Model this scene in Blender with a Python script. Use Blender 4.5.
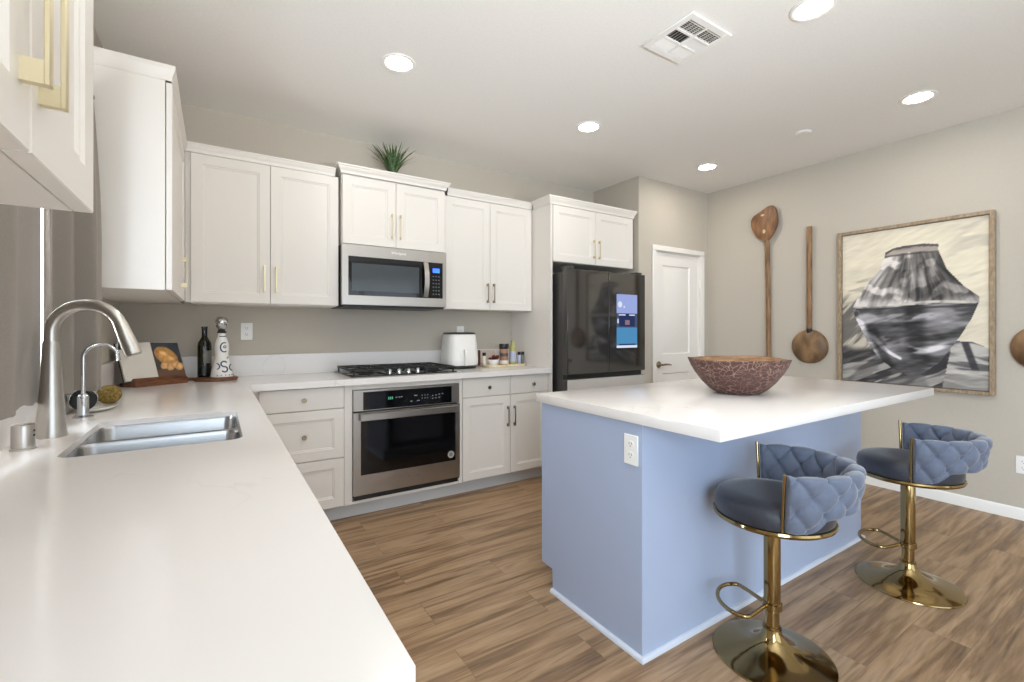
import bpy, bmesh, math, random
import numpy as np
from mathutils import Vector, Matrix
PI = math.pi
for o in list(bpy.data.objects): bpy.data.objects.remove(o)
SC = bpy.context.scene
COL = SC.collection
R = math.radians

# ------------------------------------------------------------------ camera
cam_d = bpy.data.cameras.new('camera'); cam = bpy.data.objects.new('camera', cam_d); COL.objects.link(cam)
cam.location = (0, 0, 1.2239); cam.rotation_euler = (PI/2, 0, -0.5712)
cam_d.sensor_width = 36; cam_d.lens = 460.66/1024*36; cam_d.shift_y = -11.0/1024; cam_d.clip_start = .02
SC.camera = cam
# ------------------------------------------------------------------ world, daylight, added fill lamps, exposure
W = bpy.data.worlds.new('world'); SC.world = W; W.use_nodes = True
bg = W.node_tree.nodes['Background']; bg.inputs[0].default_value = (.78, .89, 1, 1); bg.inputs[1].default_value = 1.9
def area_light(name, loc, rot, sx, sy, power, color, spread=PI):
    l = bpy.data.lights.new(name, 'AREA'); l.shape = 'RECTANGLE'; l.size = sx; l.size_y = sy; l.energy = power; l.color = color; l.spread = spread
    o = bpy.data.objects.new(name, l); COL.objects.link(o); o.location = loc; o.rotation_euler = rot; return o
area_light('ceiling_fill', (1.15, -3.50, .50), (R(121), 0, R(4)), 1.9, .7, 15, (.93, .97, 1.0), R(44))  # unseen lamp added low at the rear, tilted up to brighten the ceiling
area_light('side_fill', (-.44, -1.75, 1.45), (0, R(-90), 0), 1.5, 1.7, 84, (.70, .85, 1.0))  # added fill from behind the camera, lifts the island's end face
area_light('daylight_sink_window', (-.80, 1.61, 1.50), (0, R(-90), 0), .9, 1.3, 112, (.84, .92, 1.0))
LAMP_STRENGTH = 66.0
SC.view_settings.view_transform = 'Standard'; SC.view_settings.look = 'None'
SC.view_settings.gamma = 1; SC.view_settings.use_curve_mapping = False
SC.view_settings.exposure = 0.70
SC.cycles.max_bounces = 14; SC.cycles.diffuse_bounces = 7; SC.cycles.glossy_bounces = 5
SC.cycles.sample_clamp_indirect = 6

# ------------------------------------------------------------------ materials
def lin(c):
    return tuple(((v/255)/12.92 if v/255 <= .04045 else ((v/255+.055)/1.055)**2.4) for v in c)
def mat(name, rgb, rough=.5, metal=0, **kw):
    m = bpy.data.materials.new(name); m.use_nodes = True
    b = m.node_tree.nodes['Principled BSDF']
    b.inputs['Base Color'].default_value = (*lin(rgb), 1); b.inputs['Roughness'].default_value = rough; b.inputs['Metallic'].default_value = metal
    for k, v in kw.items(): b.inputs[k.replace('_', ' ')].default_value = v
    return m
def N(m, typ, **kw):
    n = m.node_tree.nodes.new(typ)
    for k, v in kw.items(): setattr(n, k, v)
    return n
def L(m, a, b): m.node_tree.links.new(a, b)
def P(m): return m.node_tree.nodes['Principled BSDF']
def ramp(m, stops):
    n = N(m, 'ShaderNodeValToRGB'); e = n.color_ramp.elements
    while len(e) < len(stops): e.new(.5)
    for i, (p, c) in enumerate(stops): e[i].position = p; e[i].color = (*lin(c), 1)
    return n
def coords(m, scale=(1, 1, 1), rot=(0, 0, 0)):
    t = N(m, 'ShaderNodeTexCoord'); mp = N(m, 'ShaderNodeMapping')
    mp.inputs['Scale'].default_value = scale; mp.inputs['Rotation'].default_value = rot
    L(m, t.outputs['Object'], mp.inputs['Vector']); return mp.outputs['Vector']
def noise(m, vec, scale, detail=4, dist=0):
    n = N(m, 'ShaderNodeTexNoise'); n.inputs['Scale'].default_value = scale; n.inputs['Detail'].default_value = detail; n.inputs['Distortion'].default_value = dist
    L(m, vec, n.inputs['Vector']); return n
def bump(m, h, strength=.2, dist=.002):
    b = N(m, 'ShaderNodeBump'); b.inputs['Strength'].default_value = strength; b.inputs['Distance'].default_value = dist
    L(m, h, b.inputs['Height']); L(m, b.outputs['Normal'], P(m).inputs['Normal'])
def speckle(m, c1, c2, scale, lo=.35, hi=.65, stretch=(1, 1, 1), detail=5, bmp=0, dist=0):
    v = coords(m, stretch); n = noise(m, v, scale, detail, dist); r = ramp(m, [(lo, c1), (hi, c2)])
    L(m, n.outputs['Fac'], r.inputs['Fac']); L(m, r.outputs['Color'], P(m).inputs['Base Color'])
    if bmp: bump(m, n.outputs['Fac'], bmp)
    return m
def emit(name, rgb, s):
    m = bpy.data.materials.new(name); m.use_nodes = True; nt = m.node_tree; nt.nodes.clear()
    e = nt.nodes.new('ShaderNodeEmission'); o = nt.nodes.new('ShaderNodeOutputMaterial')
    e.inputs[0].default_value = (*lin(rgb), 1); e.inputs[1].default_value = s; nt.links.new(e.outputs[0], o.inputs[0]); return m
def vcol_mat(name, rough=.6):
    m = mat(name, (255, 255, 255), rough); a = N(m, 'ShaderNodeVertexColor'); a.layer_name = 'paint'
    L(m, a.outputs['Color'], P(m).inputs['Base Color']); return m

M = {}
M['wall'] = speckle(mat('wall_paint', (193, 185, 172), .85), (192, 184, 171), (194, 186, 173), 60, bmp=.02)
M['ceiling'] = speckle(mat('ceiling_paint', (238, 236, 232), .9), (236, 234, 230), (240, 238, 234), 80, bmp=.05)
M['white'] = mat('cabinet_white', (227, 222, 215), .40)
M['trim'] = mat('trim_white', (240, 238, 234), .45)
M['toe'] = mat('toe_kick_paint', (204, 204, 203), .5)
M['door'] = mat('interior_door_white', (240, 236, 230), .42)
M['island'] = mat('island_blue', (168, 181, 207), .42)
M['islandtrim'] = mat('island_trim_white', (206, 212, 224), .45)
M['gap'] = mat('shadow_gap', (60, 58, 55), .8)
M['champagne'] = mat('champagne_gold', (222, 210, 176), .36, .7)
M['gold'] = mat('polished_gold', (156, 134, 92), .11, 1)
M['nickel'] = mat('brushed_nickel', (150, 138, 120), .32, 1)
M['chrome'] = mat('chrome', (205, 207, 210), .12, 1)
M['faucet'] = mat('faucet_steel', (200, 196, 190), .28, 1)
def steel(name, rgb, rough, st):
    m = mat(name, rgb, rough, 1); v = coords(m, st); n = noise(m, v, 40, 3)
    mr = N(m, 'ShaderNodeMapRange'); mr.inputs['To Min'].default_value = rough-.06; mr.inputs['To Max'].default_value = rough+.10
    L(m, n.outputs['Fac'], mr.inputs['Value']); L(m, mr.outputs[0], P(m).inputs['Roughness']); bump(m, n.outputs['Fac'], .05, .0005); return m
M['steel'] = steel('stainless_steel', (176, 170, 163), .30, (1, 1, 40))
M['sink'] = mat('sink_steel', (172, 172, 173), .27, 1)
M['blackglass'] = mat('black_glass', (16, 16, 18), .06)
M['ovenglass'] = mat('oven_glass', (10, 10, 11), .07)
M['mwglass'] = mat('microwave_window', (66, 72, 76), .12)
M['black'] = mat('black_plastic', (26, 26, 27), .4)
M['iron'] = speckle(mat('cast_iron', (30, 29, 28), .55), (24, 24, 23), (38, 37, 35), 90, bmp=.1)
M['darkgrey'] = mat('fridge_side', (84, 82, 80), .35, .6)
M['fridgeglass'] = mat('fridge_black_glass', (40, 38, 37), .07, IOR=1.9)
M['drawerfront'] = mat('freezer_glass', (196, 192, 186), .2)
M['plate'] = mat('outlet_plastic', (242, 241, 238), .4)
M['slot'] = mat('outlet_slot', (120, 118, 114), .6)
M['lens'] = emit('lamp_lens', (255, 248, 238), LAMP_STRENGTH)
M['display'] = emit('blue_display', (60, 110, 255), 1.6)
M['clock'] = emit('clock_digits', (120, 220, 170), .35)
M['icon'] = emit('panel_icons', (190, 200, 205), .22)
M['fryer'] = mat('air_fryer_white', (238, 236, 232), .3)
M['curtain'] = speckle(mat('curtain_cloth', (142, 134, 125), .85, Sheen_Weight=.25), (139, 131, 122), (145, 137, 128), 300, bmp=.03)
M['velvet'] = speckle(mat('blue_grey_velvet', (96, 104, 122), .78, Sheen_Weight=.5, Sheen_Roughness=.4), (93, 101, 119), (99, 107, 125), 60, bmp=.03)
M['velvetdark'] = speckle(mat('charcoal_velvet', (46, 48, 57), .5, Sheen_Weight=.4, Sheen_Roughness=.35), (43, 45, 54), (49, 51, 60), 60, bmp=.03)
M['wine'] = mat('wine_glass_dark', (28, 30, 18), .08)
M['label'] = mat('bottle_label', (120, 118, 112), .6)
M['foil'] = mat('bottle_foil', (22, 24, 22), .35)
M['ceramic'] = mat('white_ceramic', (236, 235, 230), .18)
M['cobalt'] = mat('blue_paint', (52, 68, 104), .3)
M['boardwood'] = speckle(mat('dark_board_wood', (110, 66, 42), .45), (88, 50, 30), (134, 84, 54), 14, stretch=(1, 8, 8), bmp=.08)
M['standwood'] = speckle(mat('stand_wood', (104, 60, 36), .45), (84, 46, 26), (126, 76, 46), 18, stretch=(1, 6, 6), bmp=.08)
M['paper'] = mat('paper', (226, 220, 210), .8)
M['leaf'] = speckle(mat('grass_leaf', (62, 92, 52), .5), (40, 66, 38), (98, 126, 78), 30, stretch=(3, 3, .5))
M['pot'] = mat('plant_pot', (200, 196, 188), .6)
M['peel'] = speckle(mat('peel_wood', (124, 84, 52), .5), (98, 64, 38), (150, 106, 68), 7, stretch=(1, 3, 1), detail=8, bmp=.12)
M['ladle'] = speckle(mat('ladle_wood', (124, 94, 64), .5), (98, 72, 48), (152, 120, 84), 6, stretch=(1, 2, 1), detail=8, bmp=.12)
M['handlewood'] = speckle(mat('handle_wood', (132, 98, 66), .55), (108, 78, 50), (156, 120, 84), 16, stretch=(3, 3, .4), bmp=.12)
M['patch'] = mat('worn_patch', (206, 186, 158), .7)
M['frame'] = speckle(mat('frame_wood', (154, 134, 110), .55), (138, 118, 94), (170, 150, 124), 60, stretch=(1, 1, .4), bmp=.1)
M['frameinner'] = mat('frame_reveal', (44, 36, 30), .7)
M['sponge'] = speckle(mat('olive_sponge', (122, 100, 44), .9), (96, 80, 34), (150, 124, 60), 120, bmp=.4)
M['dark'] = mat('dark_bristle', (34, 36, 40), .6)
M['amber'] = mat('seasoning', (158, 118, 96), .5)
M['oil'] = mat('oil_yellow', (176, 174, 112), .2)
M['bluelabel'] = mat('pale_blue_label', (176, 182, 204), .5)
M['pepper'] = mat('dark_red_peppers', (96, 26, 28), .45)
M['pinkboard'] = mat('pale_board', (214, 196, 182), .6)
M['boardedge'] = mat('board_edge', (98, 58, 46), .5)
M['tray'] = speckle(mat('cream_tray', (222, 208, 176), .5), (210, 194, 150), (232, 222, 200), 30)
M['badge'] = mat('round_sticker', (172, 168, 166), .5)
M['screensky'] = emit('screen_sky', (152, 166, 218), .65)
M['screenmid'] = emit('screen_photo', (74, 84, 110), .65)
M['screendark'] = emit('screen_dark', (42, 54, 92), .65)
M['screenblue'] = emit('screen_water', (78, 138, 182), .65)
M['screenwhite'] = emit('screen_bar', (214, 222, 238), .65)
M['screenpink'] = emit('screen_pink', (140, 112, 124), .65)

def glass_mat():
    m = bpy.data.materials.new('window_glass'); m.use_nodes = True; nt = m.node_tree; nt.nodes.clear()
    t = nt.nodes.new('ShaderNodeBsdfTransparent'); g = nt.nodes.new('ShaderNodeBsdfGlossy'); x = nt.nodes.new('ShaderNodeMixShader'); o = nt.nodes.new('ShaderNodeOutputMaterial')
    g.inputs['Roughness'].default_value = .02; x.inputs[0].default_value = .07
    nt.links.new(t.outputs[0], x.inputs[1]); nt.links.new(g.outputs[0], x.inputs[2]); nt.links.new(x.outputs[0], o.inputs[0]); return m
M['glass'] = glass_mat()

def quartz():
    m = mat('white_quartz', (238, 234, 229), .16); v = coords(m)
    n1 = noise(m, v, 2.2, 6, 1.2); w = N(m, 'ShaderNodeMath', operation='SUBTRACT'); w.inputs[1].default_value = .5; L(m, n1.outputs['Fac'], w.inputs[0])
    a = N(m, 'ShaderNodeMath', operation='ABSOLUTE'); L(m, w.outputs[0], a.inputs[0])
    n2 = noise(m, v, 1.3, 3); r2 = N(m, 'ShaderNodeMapRange'); r2.inputs['From Min'].default_value = .54; r2.inputs['From Max'].default_value = .74; L(m, n2.outputs['Fac'], r2.inputs['Value'])
    r = N(m, 'ShaderNodeMapRange'); r.inputs['From Min'].default_value = 0; r.inputs['From Max'].default_value = .012; r.inputs['To Min'].default_value = 1; r.inputs['To Max'].default_value = 0; L(m, a.outputs[0], r.inputs['Value'])
    mu = N(m, 'ShaderNodeMath', operation='MULTIPLY'); L(m, r.outputs[0], mu.inputs[0]); L(m, r2.outputs[0], mu.inputs[1])
    mx = N(m, 'ShaderNodeMix', data_type='RGBA'); mx.inputs['A'].default_value = (*lin((231, 227, 224)), 1); mx.inputs['B'].default_value = (*lin((210, 203, 199)), 1)
    L(m, mu.outputs[0], mx.inputs['Factor']); L(m, mx.outputs['Result'], P(m).inputs['Base Color']); return m
M['quartz'] = quartz()

def floor_mat():
    m = mat('vinyl_planks', (140, 112, 88), .42); v = coords(m)
    br = N(m, 'ShaderNodeTexBrick'); br.offset = .37; br.offset_frequency = 2; br.squash = 1
    br.inputs['Scale'].default_value = 1; br.inputs['Brick Width'].default_value = 1.22; br.inputs['Row Height'].default_value = .178
    br.inputs['Mortar Size'].default_value = .0012; br.inputs['Mortar Smooth'].default_value = .3; br.inputs['Bias'].default_value = 0
    br.inputs['Color1'].default_value = (0, 0, 0, 1); br.inputs['Color2'].default_value = (1, 1, 1, 1); br.inputs['Mortar'].default_value = (.5, .5, .5, 1)
    L(m, v, br.inputs['Vector'])
    rp = ramp(m, [(0, (118, 90, 64)), (.3, (150, 118, 86)), (.65, (166, 134, 100)), (1, (134, 106, 80))]); L(m, br.outputs['Color'], rp.inputs['Fac'])
    # grain and long smoky figure, moved along for every plank
    sc = N(m, 'ShaderNodeVectorMath', operation='SCALE'); L(m, br.outputs['Color'], sc.inputs[0]); sc.inputs['Scale'].default_value = 37
    def grain(sv, scale, det, dist):
        sx = N(m, 'ShaderNodeMapping'); sx.inputs['Scale'].default_value = sv; L(m, v, sx.inputs['Vector'])
        ad = N(m, 'ShaderNodeVectorMath', operation='ADD'); L(m, sx.outputs[0], ad.inputs[0]); L(m, sc.outputs[0], ad.inputs[1]); return noise(m, ad.outputs[0], scale, det, dist)
    g = grain((.8, 11, 1), 1.7, 9, .7); g2 = grain((3.5, 46, 1), 2.0, 5, .3)
    gr = ramp(m, [(.30, (56, 38, 24)), (.43, (122, 93, 64)), (.53, (176, 144, 108)), (.62, (190, 160, 126)), (.76, (96, 70, 50))]); L(m, g.outputs['Fac'], gr.inputs['Fac'])
    gr2 = ramp(m, [(.30, (96, 76, 58)), (.5, (150, 124, 98)), (.7, (178, 154, 128))]); L(m, g2.outputs['Fac'], gr2.inputs['Fac'])
    m1 = N(m, 'ShaderNodeMix', data_type='RGBA'); m1.inputs['Factor'].default_value = .38; L(m, gr.outputs['Color'], m1.inputs['A']); L(m, gr2.outputs['Color'], m1.inputs['B'])
    mx = N(m, 'ShaderNodeMix', data_type='RGBA'); mx.inputs['Factor'].default_value = .80; L(m, rp.outputs['Color'], mx.inputs['A']); L(m, m1.outputs['Result'], mx.inputs['B'])
    mo = N(m, 'ShaderNodeMix', data_type='RGBA'); mo.inputs['B'].default_value = (*lin((70, 56, 46)), 1); L(m, mx.outputs['Result'], mo.inputs['A'])
    fm = N(m, 'ShaderNodeMath', operation='MULTIPLY'); fm.inputs[1].default_value = .45; L(m, br.outputs['Fac'], fm.inputs[0]); L(m, fm.outputs[0], mo.inputs['Factor'])
    L(m, mo.outputs['Result'], P(m).inputs['Base Color']); bump(m, g.outputs['Fac'], .08, .002); return m
M['floor'] = floor_mat()

def bowl_mat():
    m = mat('carved_bowl_wood', (84, 58, 50), .6); v = coords(m, (1, 1, 1.3))
    n = noise(m, v, 9, 3, .5); ad = N(m, 'ShaderNodeVectorMath', operation='ADD'); sc = N(m, 'ShaderNodeVectorMath', operation='SCALE'); sc.inputs['Scale'].default_value = .12
    L(m, n.outputs['Color'], sc.inputs[0]); L(m, v, ad.inputs[0]); L(m, sc.outputs[0], ad.inputs[1])
    vo = N(m, 'ShaderNodeTexVoronoi', feature='DISTANCE_TO_EDGE'); vo.inputs['Scale'].default_value = 32; L(m, ad.outputs[0], vo.inputs['Vector'])
    r = ramp(m, [(0, (178, 152, 134)), (.022, (140, 110, 96)), (.07, (90, 60, 53)), (.5, (78, 50, 46))]); L(m, vo.outputs['Distance'], r.inputs['Fac'])
    n2 = noise(m, v, 12, 4); mm = N(m, 'ShaderNodeMix', data_type='RGBA'); mm.blend_type = 'MIX'; mm.inputs['B'].default_value = (*lin((92, 64, 58)), 1)
    r2 = N(m, 'ShaderNodeMapRange'); r2.inputs['From Min'].default_value = .42; r2.inputs['From Max'].default_value = .62; L(m, n2.outputs['Fac'], r2.inputs['Value'])
    ml = N(m, 'ShaderNodeMath', operation='MULTIPLY'); ml.inputs[1].default_value = .7; L(m, r2.outputs[0], ml.inputs[0]); L(m, ml.outputs[0], mm.inputs['Factor'])
    L(m, r.outputs['Color'], mm.inputs['A']); L(m, mm.outputs['Result'], P(m).inputs['Base Color']); bump(m, vo.outputs['Distance'], .3, .003); return m
M['bowl'] = bowl_mat()
M['bowlin'] = speckle(mat('bowl_inside', (150, 112, 78), .6), (126, 90, 60), (176, 138, 100), 12, stretch=(1, 1, 4), bmp=.1)

# ------------------------------------------------------------------ geometry helpers
class G:
    """collects shapes into one mesh"""
    def __init__(self): self.bm = bmesh.new(); self.mi = 0
    def _mark(self, faces):
        for f in faces: f.material_index = self.mi
    def box(self, x0, x1, y0, y1, z0, z1, bev=0, seg=1):
        vs = [self.bm.verts.new((x, y, z)) for z in (z0, z1) for y in (y0, y1) for x in (x0, x1)]
        fs = [self.bm.faces.new([vs[i] for i in q]) for q in ((0, 2, 3, 1), (4, 5, 7, 6), (0, 1, 5, 4), (2, 6, 7, 3), (0, 4, 6, 2), (1, 3, 7, 5))]
        self._mark(fs)
        if bev:
            es = list({e for f in fs for e in f.edges})
            r = bmesh.ops.bevel(self.bm, geom=es, offset=bev, segments=seg, profile=.5, affect='EDGES'); self._mark(r['faces'])
        return self
    def prism(self, pts, axis, a, b, bev=0, seg=1):
        """pts: 2D outline, extruded along axis ('x','y','z') from a to b"""
        def mk(p, t):
            return {'x': (t, p[0], p[1]), 'y': (p[0], t, p[1]), 'z': (p[0], p[1], t)}[axis]
        A = [self.bm.verts.new(mk(p, a)) for p in pts]; B = [self.bm.verts.new(mk(p, b)) for p in pts]
        fs = [self.bm.faces.new(A), self.bm.faces.new(B[::-1])]; n = len(pts)
        for i in range(n): fs.append(self.bm.faces.new((A[i], B[i], B[(i+1) % n], A[(i+1) % n])))
        self._mark(fs)
        if bev:
            es = list({e for f in fs[:2] for e in f.edges})
            r = bmesh.ops.bevel(self.bm, geom=es, offset=bev, segments=seg, profile=.5, affect='EDGES'); self._mark(r['faces'])
        return self
    def cyl(self, p0, p1, r0, r1=None, n=24, caps=True):
        return self.tube([p0, p1], [r0, r0 if r1 is None else r1], n, caps=caps)
    def tube(self, pts, r, n=12, closed=False, caps=True):
        pts = [Vector(p) for p in pts]; k = len(pts); rr = r if isinstance(r, (list, tuple)) else [r]*k
        rings = []; ref = None
        for i, p in enumerate(pts):
            if closed: t = (pts[(i+1) % k]-pts[i-1]).normalized()
            else: t = (pts[min(i+1, k-1)]-pts[max(i-1, 0)]).normalized()
            if ref is None:
                ref = Vector((0, 0, 1)) if abs(t.z) < .9 else Vector((1, 0, 0))
            u = (ref - t*ref.dot(t)).normalized(); ref = u; w = t.cross(u)
            rings.append([self.bm.verts.new(p+u*rr[i]*math.cos(2*PI*j/n)+w*rr[i]*math.sin(2*PI*j/n)) for j in range(n)])
        fs = []
        for i in range(k if closed else k-1):
            a, b = rings[i], rings[(i+1) % k]
            for j in range(n): fs.append(self.bm.faces.new((a[j], a[(j+1) % n], b[(j+1) % n], b[j])))
        if caps and not closed: fs += [self.bm.faces.new(rings[0][::-1]), self.bm.faces.new(rings[-1])]
        self._mark(fs); return self
    def lathe(self, prof, c=(0, 0, 0), n=40, sx=1, sy=1, caps=True):
        rings = []; fs = []
        for (r, z) in prof:
            if r < 1e-6: rings.append([self.bm.verts.new((c[0], c[1], c[2]+z))])
            else: rings.append([self.bm.verts.new((c[0]+r*sx*math.cos(2*PI*j/n), c[1]+r*sy*math.sin(2*PI*j/n), c[2]+z)) for j in range(n)])
        for a, b in zip(rings, rings[1:]):
            for j in range(n):
                q = [a[j % len(a)], a[(j+1) % n % len(a)], b[(j+1) % n % len(b)], b[j % len(b)]]
                q2 = []
                for x in q:
                    if x not in q2: q2.append(x)
                if len(q2) > 2: fs.append(self.bm.faces.new(q2))
        if caps:
            if len(rings[0]) > 1: fs.append(self.bm.faces.new(rings[0][::-1]))
            if len(rings[-1]) > 1: fs.append(self.bm.faces.new(rings[-1]))
        self._mark(fs); return self
    def sphere(self, c, r, sx=1, sy=1, sz=1, u=24, v=14):
        self.lathe([(r*math.sin(PI*i/v), -r*math.cos(PI*i/v)*sz) for i in range(v+1)], c, u, sx, sy); return self
    def faces(self, verts, polys):
        vs = [self.bm.verts.new(p) for p in verts]; self._mark([self.bm.faces.new([vs[i] for i in q]) for q in polys]); return self
    def tf(self, mtx):
        bmesh.ops.transform(self.bm, matrix=mtx, verts=self.bm.verts); return self
ORG = {}
def link(name, data, parent=None, props=None):
    o = bpy.data.objects.new(name, data); COL.objects.link(o)
    if parent: o.parent = parent
    for k, v in (props or {}).items():
        if v: o[k] = v
    return o
def build(g, name, mats, parent=None, smooth=True, label=None, ang=38, recalc=True, local=False):
    me = bpy.data.meshes.new(name)
    if recalc: bmesh.ops.recalc_face_normals(g.bm, faces=g.bm.faces)
    org = ORG.get(parent.name, Vector()) if parent else Vector()
    if parent and not local: bmesh.ops.translate(g.bm, verts=g.bm.verts, vec=-org)
    g.bm.to_mesh(me); g.bm.free()
    for m in (mats if isinstance(mats, (list, tuple)) else [mats]): me.materials.append(M[m])
    if smooth:
        me.shade_smooth(); me.set_sharp_from_angle(angle=R(ang))
    o = link(name, me, parent, {'label': label}); ORG[o.name] = org.copy()
    return o
def thing(name, label, cat, loc=(0, 0, 0), group=None, rotz=0, kind='thing'):
    o = link(name, None, None, dict(label=label, category=cat, group=group, kind=kind)); o.location = loc; o.rotation_euler = (0, 0, rotz)
    ORG[o.name] = Vector(loc); return o
def single(g, name, mats, label, cat, loc, group=None, **kw):
    """a thing that is one mesh, its origin at loc"""
    bmesh.ops.translate(g.bm, verts=g.bm.verts, vec=-Vector(loc)); o = build(g, name, mats, **kw); o.location = loc; ORG[o.name] = Vector(loc)
    for k, v in dict(label=label, category=cat, group=group, kind='thing').items():
        if v: o[k] = v
    return o
def struct(g, name, mats, label=None, parent=None, **kw):
    o = build(g, name, mats, parent, **kw)
    if parent is None:
        o['kind'] = 'structure'
        if label: o['label'] = label; o['category'] = name.split('_')[0]
    return o
def copy_tree(o, parent=None):
    c = o.copy(); COL.objects.link(c)
    if parent: c.parent = parent
    for ch in list(o.children): copy_tree(ch, c)
    return c
def arc(c, r, a0, a1, n, plane='xz'):
    out = []
    for i in range(n+1):
        a = a0+(a1-a0)*i/n; p, q = r*math.cos(a), r*math.sin(a)
        out.append((c[0]+p, c[1], c[2]+q) if plane == 'xz' else (c[0]+p, c[1]+q, c[2]))
    return out
def rrect(x0, x1, y0, y1, r, n=6):
    out = []
    for (cx, cy, a) in ((x1-r, y1-r, 0), (x0+r, y1-r, PI/2), (x0+r, y0+r, PI), (x1-r, y0+r, 1.5*PI)):
        for i in range(n+1): out.append((cx+r*math.cos(a+PI/2*i/n), cy+r*math.sin(a+PI/2*i/n)))
    return out
# a face plane: maps (u along, w outward, z up) to the world
def frontY(y): return lambda u, w, z: (u, y-w, z)          # faces -y
def frontX(x): return lambda u, w, z: (x+w, u, z)          # faces +x
def shaker(F, u0, u1, z0, z1, th=.02, fr=.058, rec=.008, flat=False):
    """a cabinet front: outer faces at w=0 ... body side at w=-th"""
    g = G(); b = .0015
    def loop(d, w): return [g.bm.verts.new(F(u, w, z)) for u, z in ((u0+d, z0+d), (u1-d, z0+d), (u1-d, z1-d), (u0+d, z1-d))]
    seq = [loop(0, -th), loop(0, -b), loop(b, 0)]
    if not flat: seq += [loop(fr, 0), loop(fr+.004, -rec*.55), loop(fr+.010, -rec*.55), loop(fr+.013, -rec)]
    g.bm.faces.new(seq[0]); g.bm.faces.new(seq[-1])
    for a, c in zip(seq, seq[1:]):
        for i in range(4): g.bm.faces.new((a[i], a[(i+1) % 4], c[(i+1) % 4], c[i]))
    return g
def fbox(g, F, u0, u1, w0, w1, z0, z1, bev=0):
    p, q = F(u0, w0, z0), F(u1, w1, z1)
    return g.box(min(p[0], q[0]), max(p[0], q[0]), min(p[1], q[1]), max(p[1], q[1]), min(p[2], q[2]), max(p[2], q[2]), bev)
def pull(F, u, z0, z1, parent, mt='champagne', th=.009, out=.028, w=0):
    g = G(); t = th/2
    tw = .0045; fbox(g, F, u-t, u+t, w+out-tw, w+out, z0, z1, .0008)
    for z in (z0+.0005, z1-.0215): fbox(g, F, u-t*.85, u+t*.85, w-.001, w+out-tw+.0005, z, z+.021)
    return build(g, 'handle', mt, parent)
def knob(F, u, z, parent, mt='nickel'):
    g = G(); p = [F(u, w, z) for w in (0, .006, .014, .020, .024)]
    g.tube(p, [.007, .006, .0085, .0145, .0125], 18); return build(g, 'knob', mt, parent)
def crown(g, x0, x1, yf, z0, z1, out=.026, left=False, right=False, yb=3.582, yl=3.582):
    """stepped cove moulding along a cabinet top with optional returns"""
    H = z1-z0; prof = [(0, z0), (out*.28, z0), (out*.28, z0+H*.22), (out*.45, z0+H*.42), (out*.78, z0+H*.62), (out*.82, z0+H*.78), (out, z0+H*.8), (out, z1)]
    L_, R_ = (1 if left else 0), (1 if right else 0); rows = []
    for (o, z) in prof:
        pts = []
        if left: pts.append((x0-o, yl, z))
        pts += [(x0-o*L_, yf-o, z), (x1+o*R_, yf-o, z)]
        if right: pts.append((x1+o, yb, z))
        rows.append([g.bm.verts.new(p) for p in pts])
    for a, b in zip(rows, rows[1:]):
        for i in range(len(a)-1): g.bm.faces.new((a[i], a[i+1], b[i+1], b[i]))
    top = list(rows[-1]); bk = []
    bk.append(g.bm.verts.new((x0, yl if left else yb, z1)))
    if left: bk.insert(0, g.bm.verts.new((x0, yb, z1)))
    if not right: bk.insert(0, g.bm.verts.new((x1, yb, z1)))
    g.bm.faces.new(top+bk)
def grid_mesh(name, nu, nv, fn, cols, parent, mt, local=False):
    """a fine grid carrying a painted picture (colour per point)"""
    me = bpy.data.meshes.new(name); org = Vector() if local else ORG.get(parent.name, Vector())
    vs = [tuple(Vector(fn(i/(nu-1), j/(nv-1)))-org) for j in range(nv) for i in range(nu)]
    fs = [(j*nu+i, j*nu+i+1, (j+1)*nu+i+1, (j+1)*nu+i) for j in range(nv-1) for i in range(nu-1)]
    me.from_pydata(vs, [], fs); at = me.color_attributes.new('paint', 'FLOAT_COLOR', 'POINT')
    c = np.clip(cols, 0, 255)/255.; c = np.where(c <= .04045, c/12.92, ((c+.055)/1.055)**2.4)
    at.data.foreach_set('color', np.concatenate([c.reshape(-1, 3), np.ones((nu*nv, 1))], 1).astype(np.float32).ravel())
    me.materials.append(M[mt]); o = link(name, me, parent); ORG[o.name] = org.copy(); return o

# ------------------------------------------------------------------ the room
XL, XR, YB, YD, YR, H = -.485, 4.367, 3.585, 2.975, -3.6, 2.662
XA = 3.315
g = G(); g.box(XL-.12, XR+.12, YR-.12, YB+.12, -.1, 0); struct(g, 'floor', 'floor')
g = G(); g.box(XL-.12, XR+.12, YR-.12, YB+.12, H, H+.1); struct(g, 'ceiling', 'ceiling')
g = G(); g.box(XL-.12, XA, YB, YB+.12, 0, H); struct(g, 'wall_back', 'wall')
g = G(); g.box(XA, XA+.10, YD+.10, YB+.12, 0, H).box(XA, 3.541, YD, YD+.10, 0, H).box(4.236, XR, YD, YD+.10, 0, H).box(3.541, 4.236, YD, YD+.10, 1.99, H); struct(g, 'wall_pantry', 'wall')
g = G(); g.box(XR, XR+.12, YR-.12, YB+.12, 0, H); struct(g, 'wall_right', 'wall')
WY0, WY1, WZ0, WZ1 = 1.02, 2.20, 1.08, 2.03
VY0, VY1, VZ0, VZ1 = -2.62, -.88, .55, 2.15
g = G(); g.box(XL-.12, XL, YR-.12, VY0, 0, H).box(XL-.12, XL, VY1, WY0, 0, H).box(XL-.12, XL, VY0, VY1, 0, VZ0).box(XL-.12, XL, VY0, VY1, VZ1, H).box(XL-.12, XL, WY1, YB+.12, 0, H).box(XL-.12, XL, WY0, WY1, 0, WZ0).box(XL-.12, XL, WY0, WY1, WZ1, H); struct(g, 'wall_left', 'wall')
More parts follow.
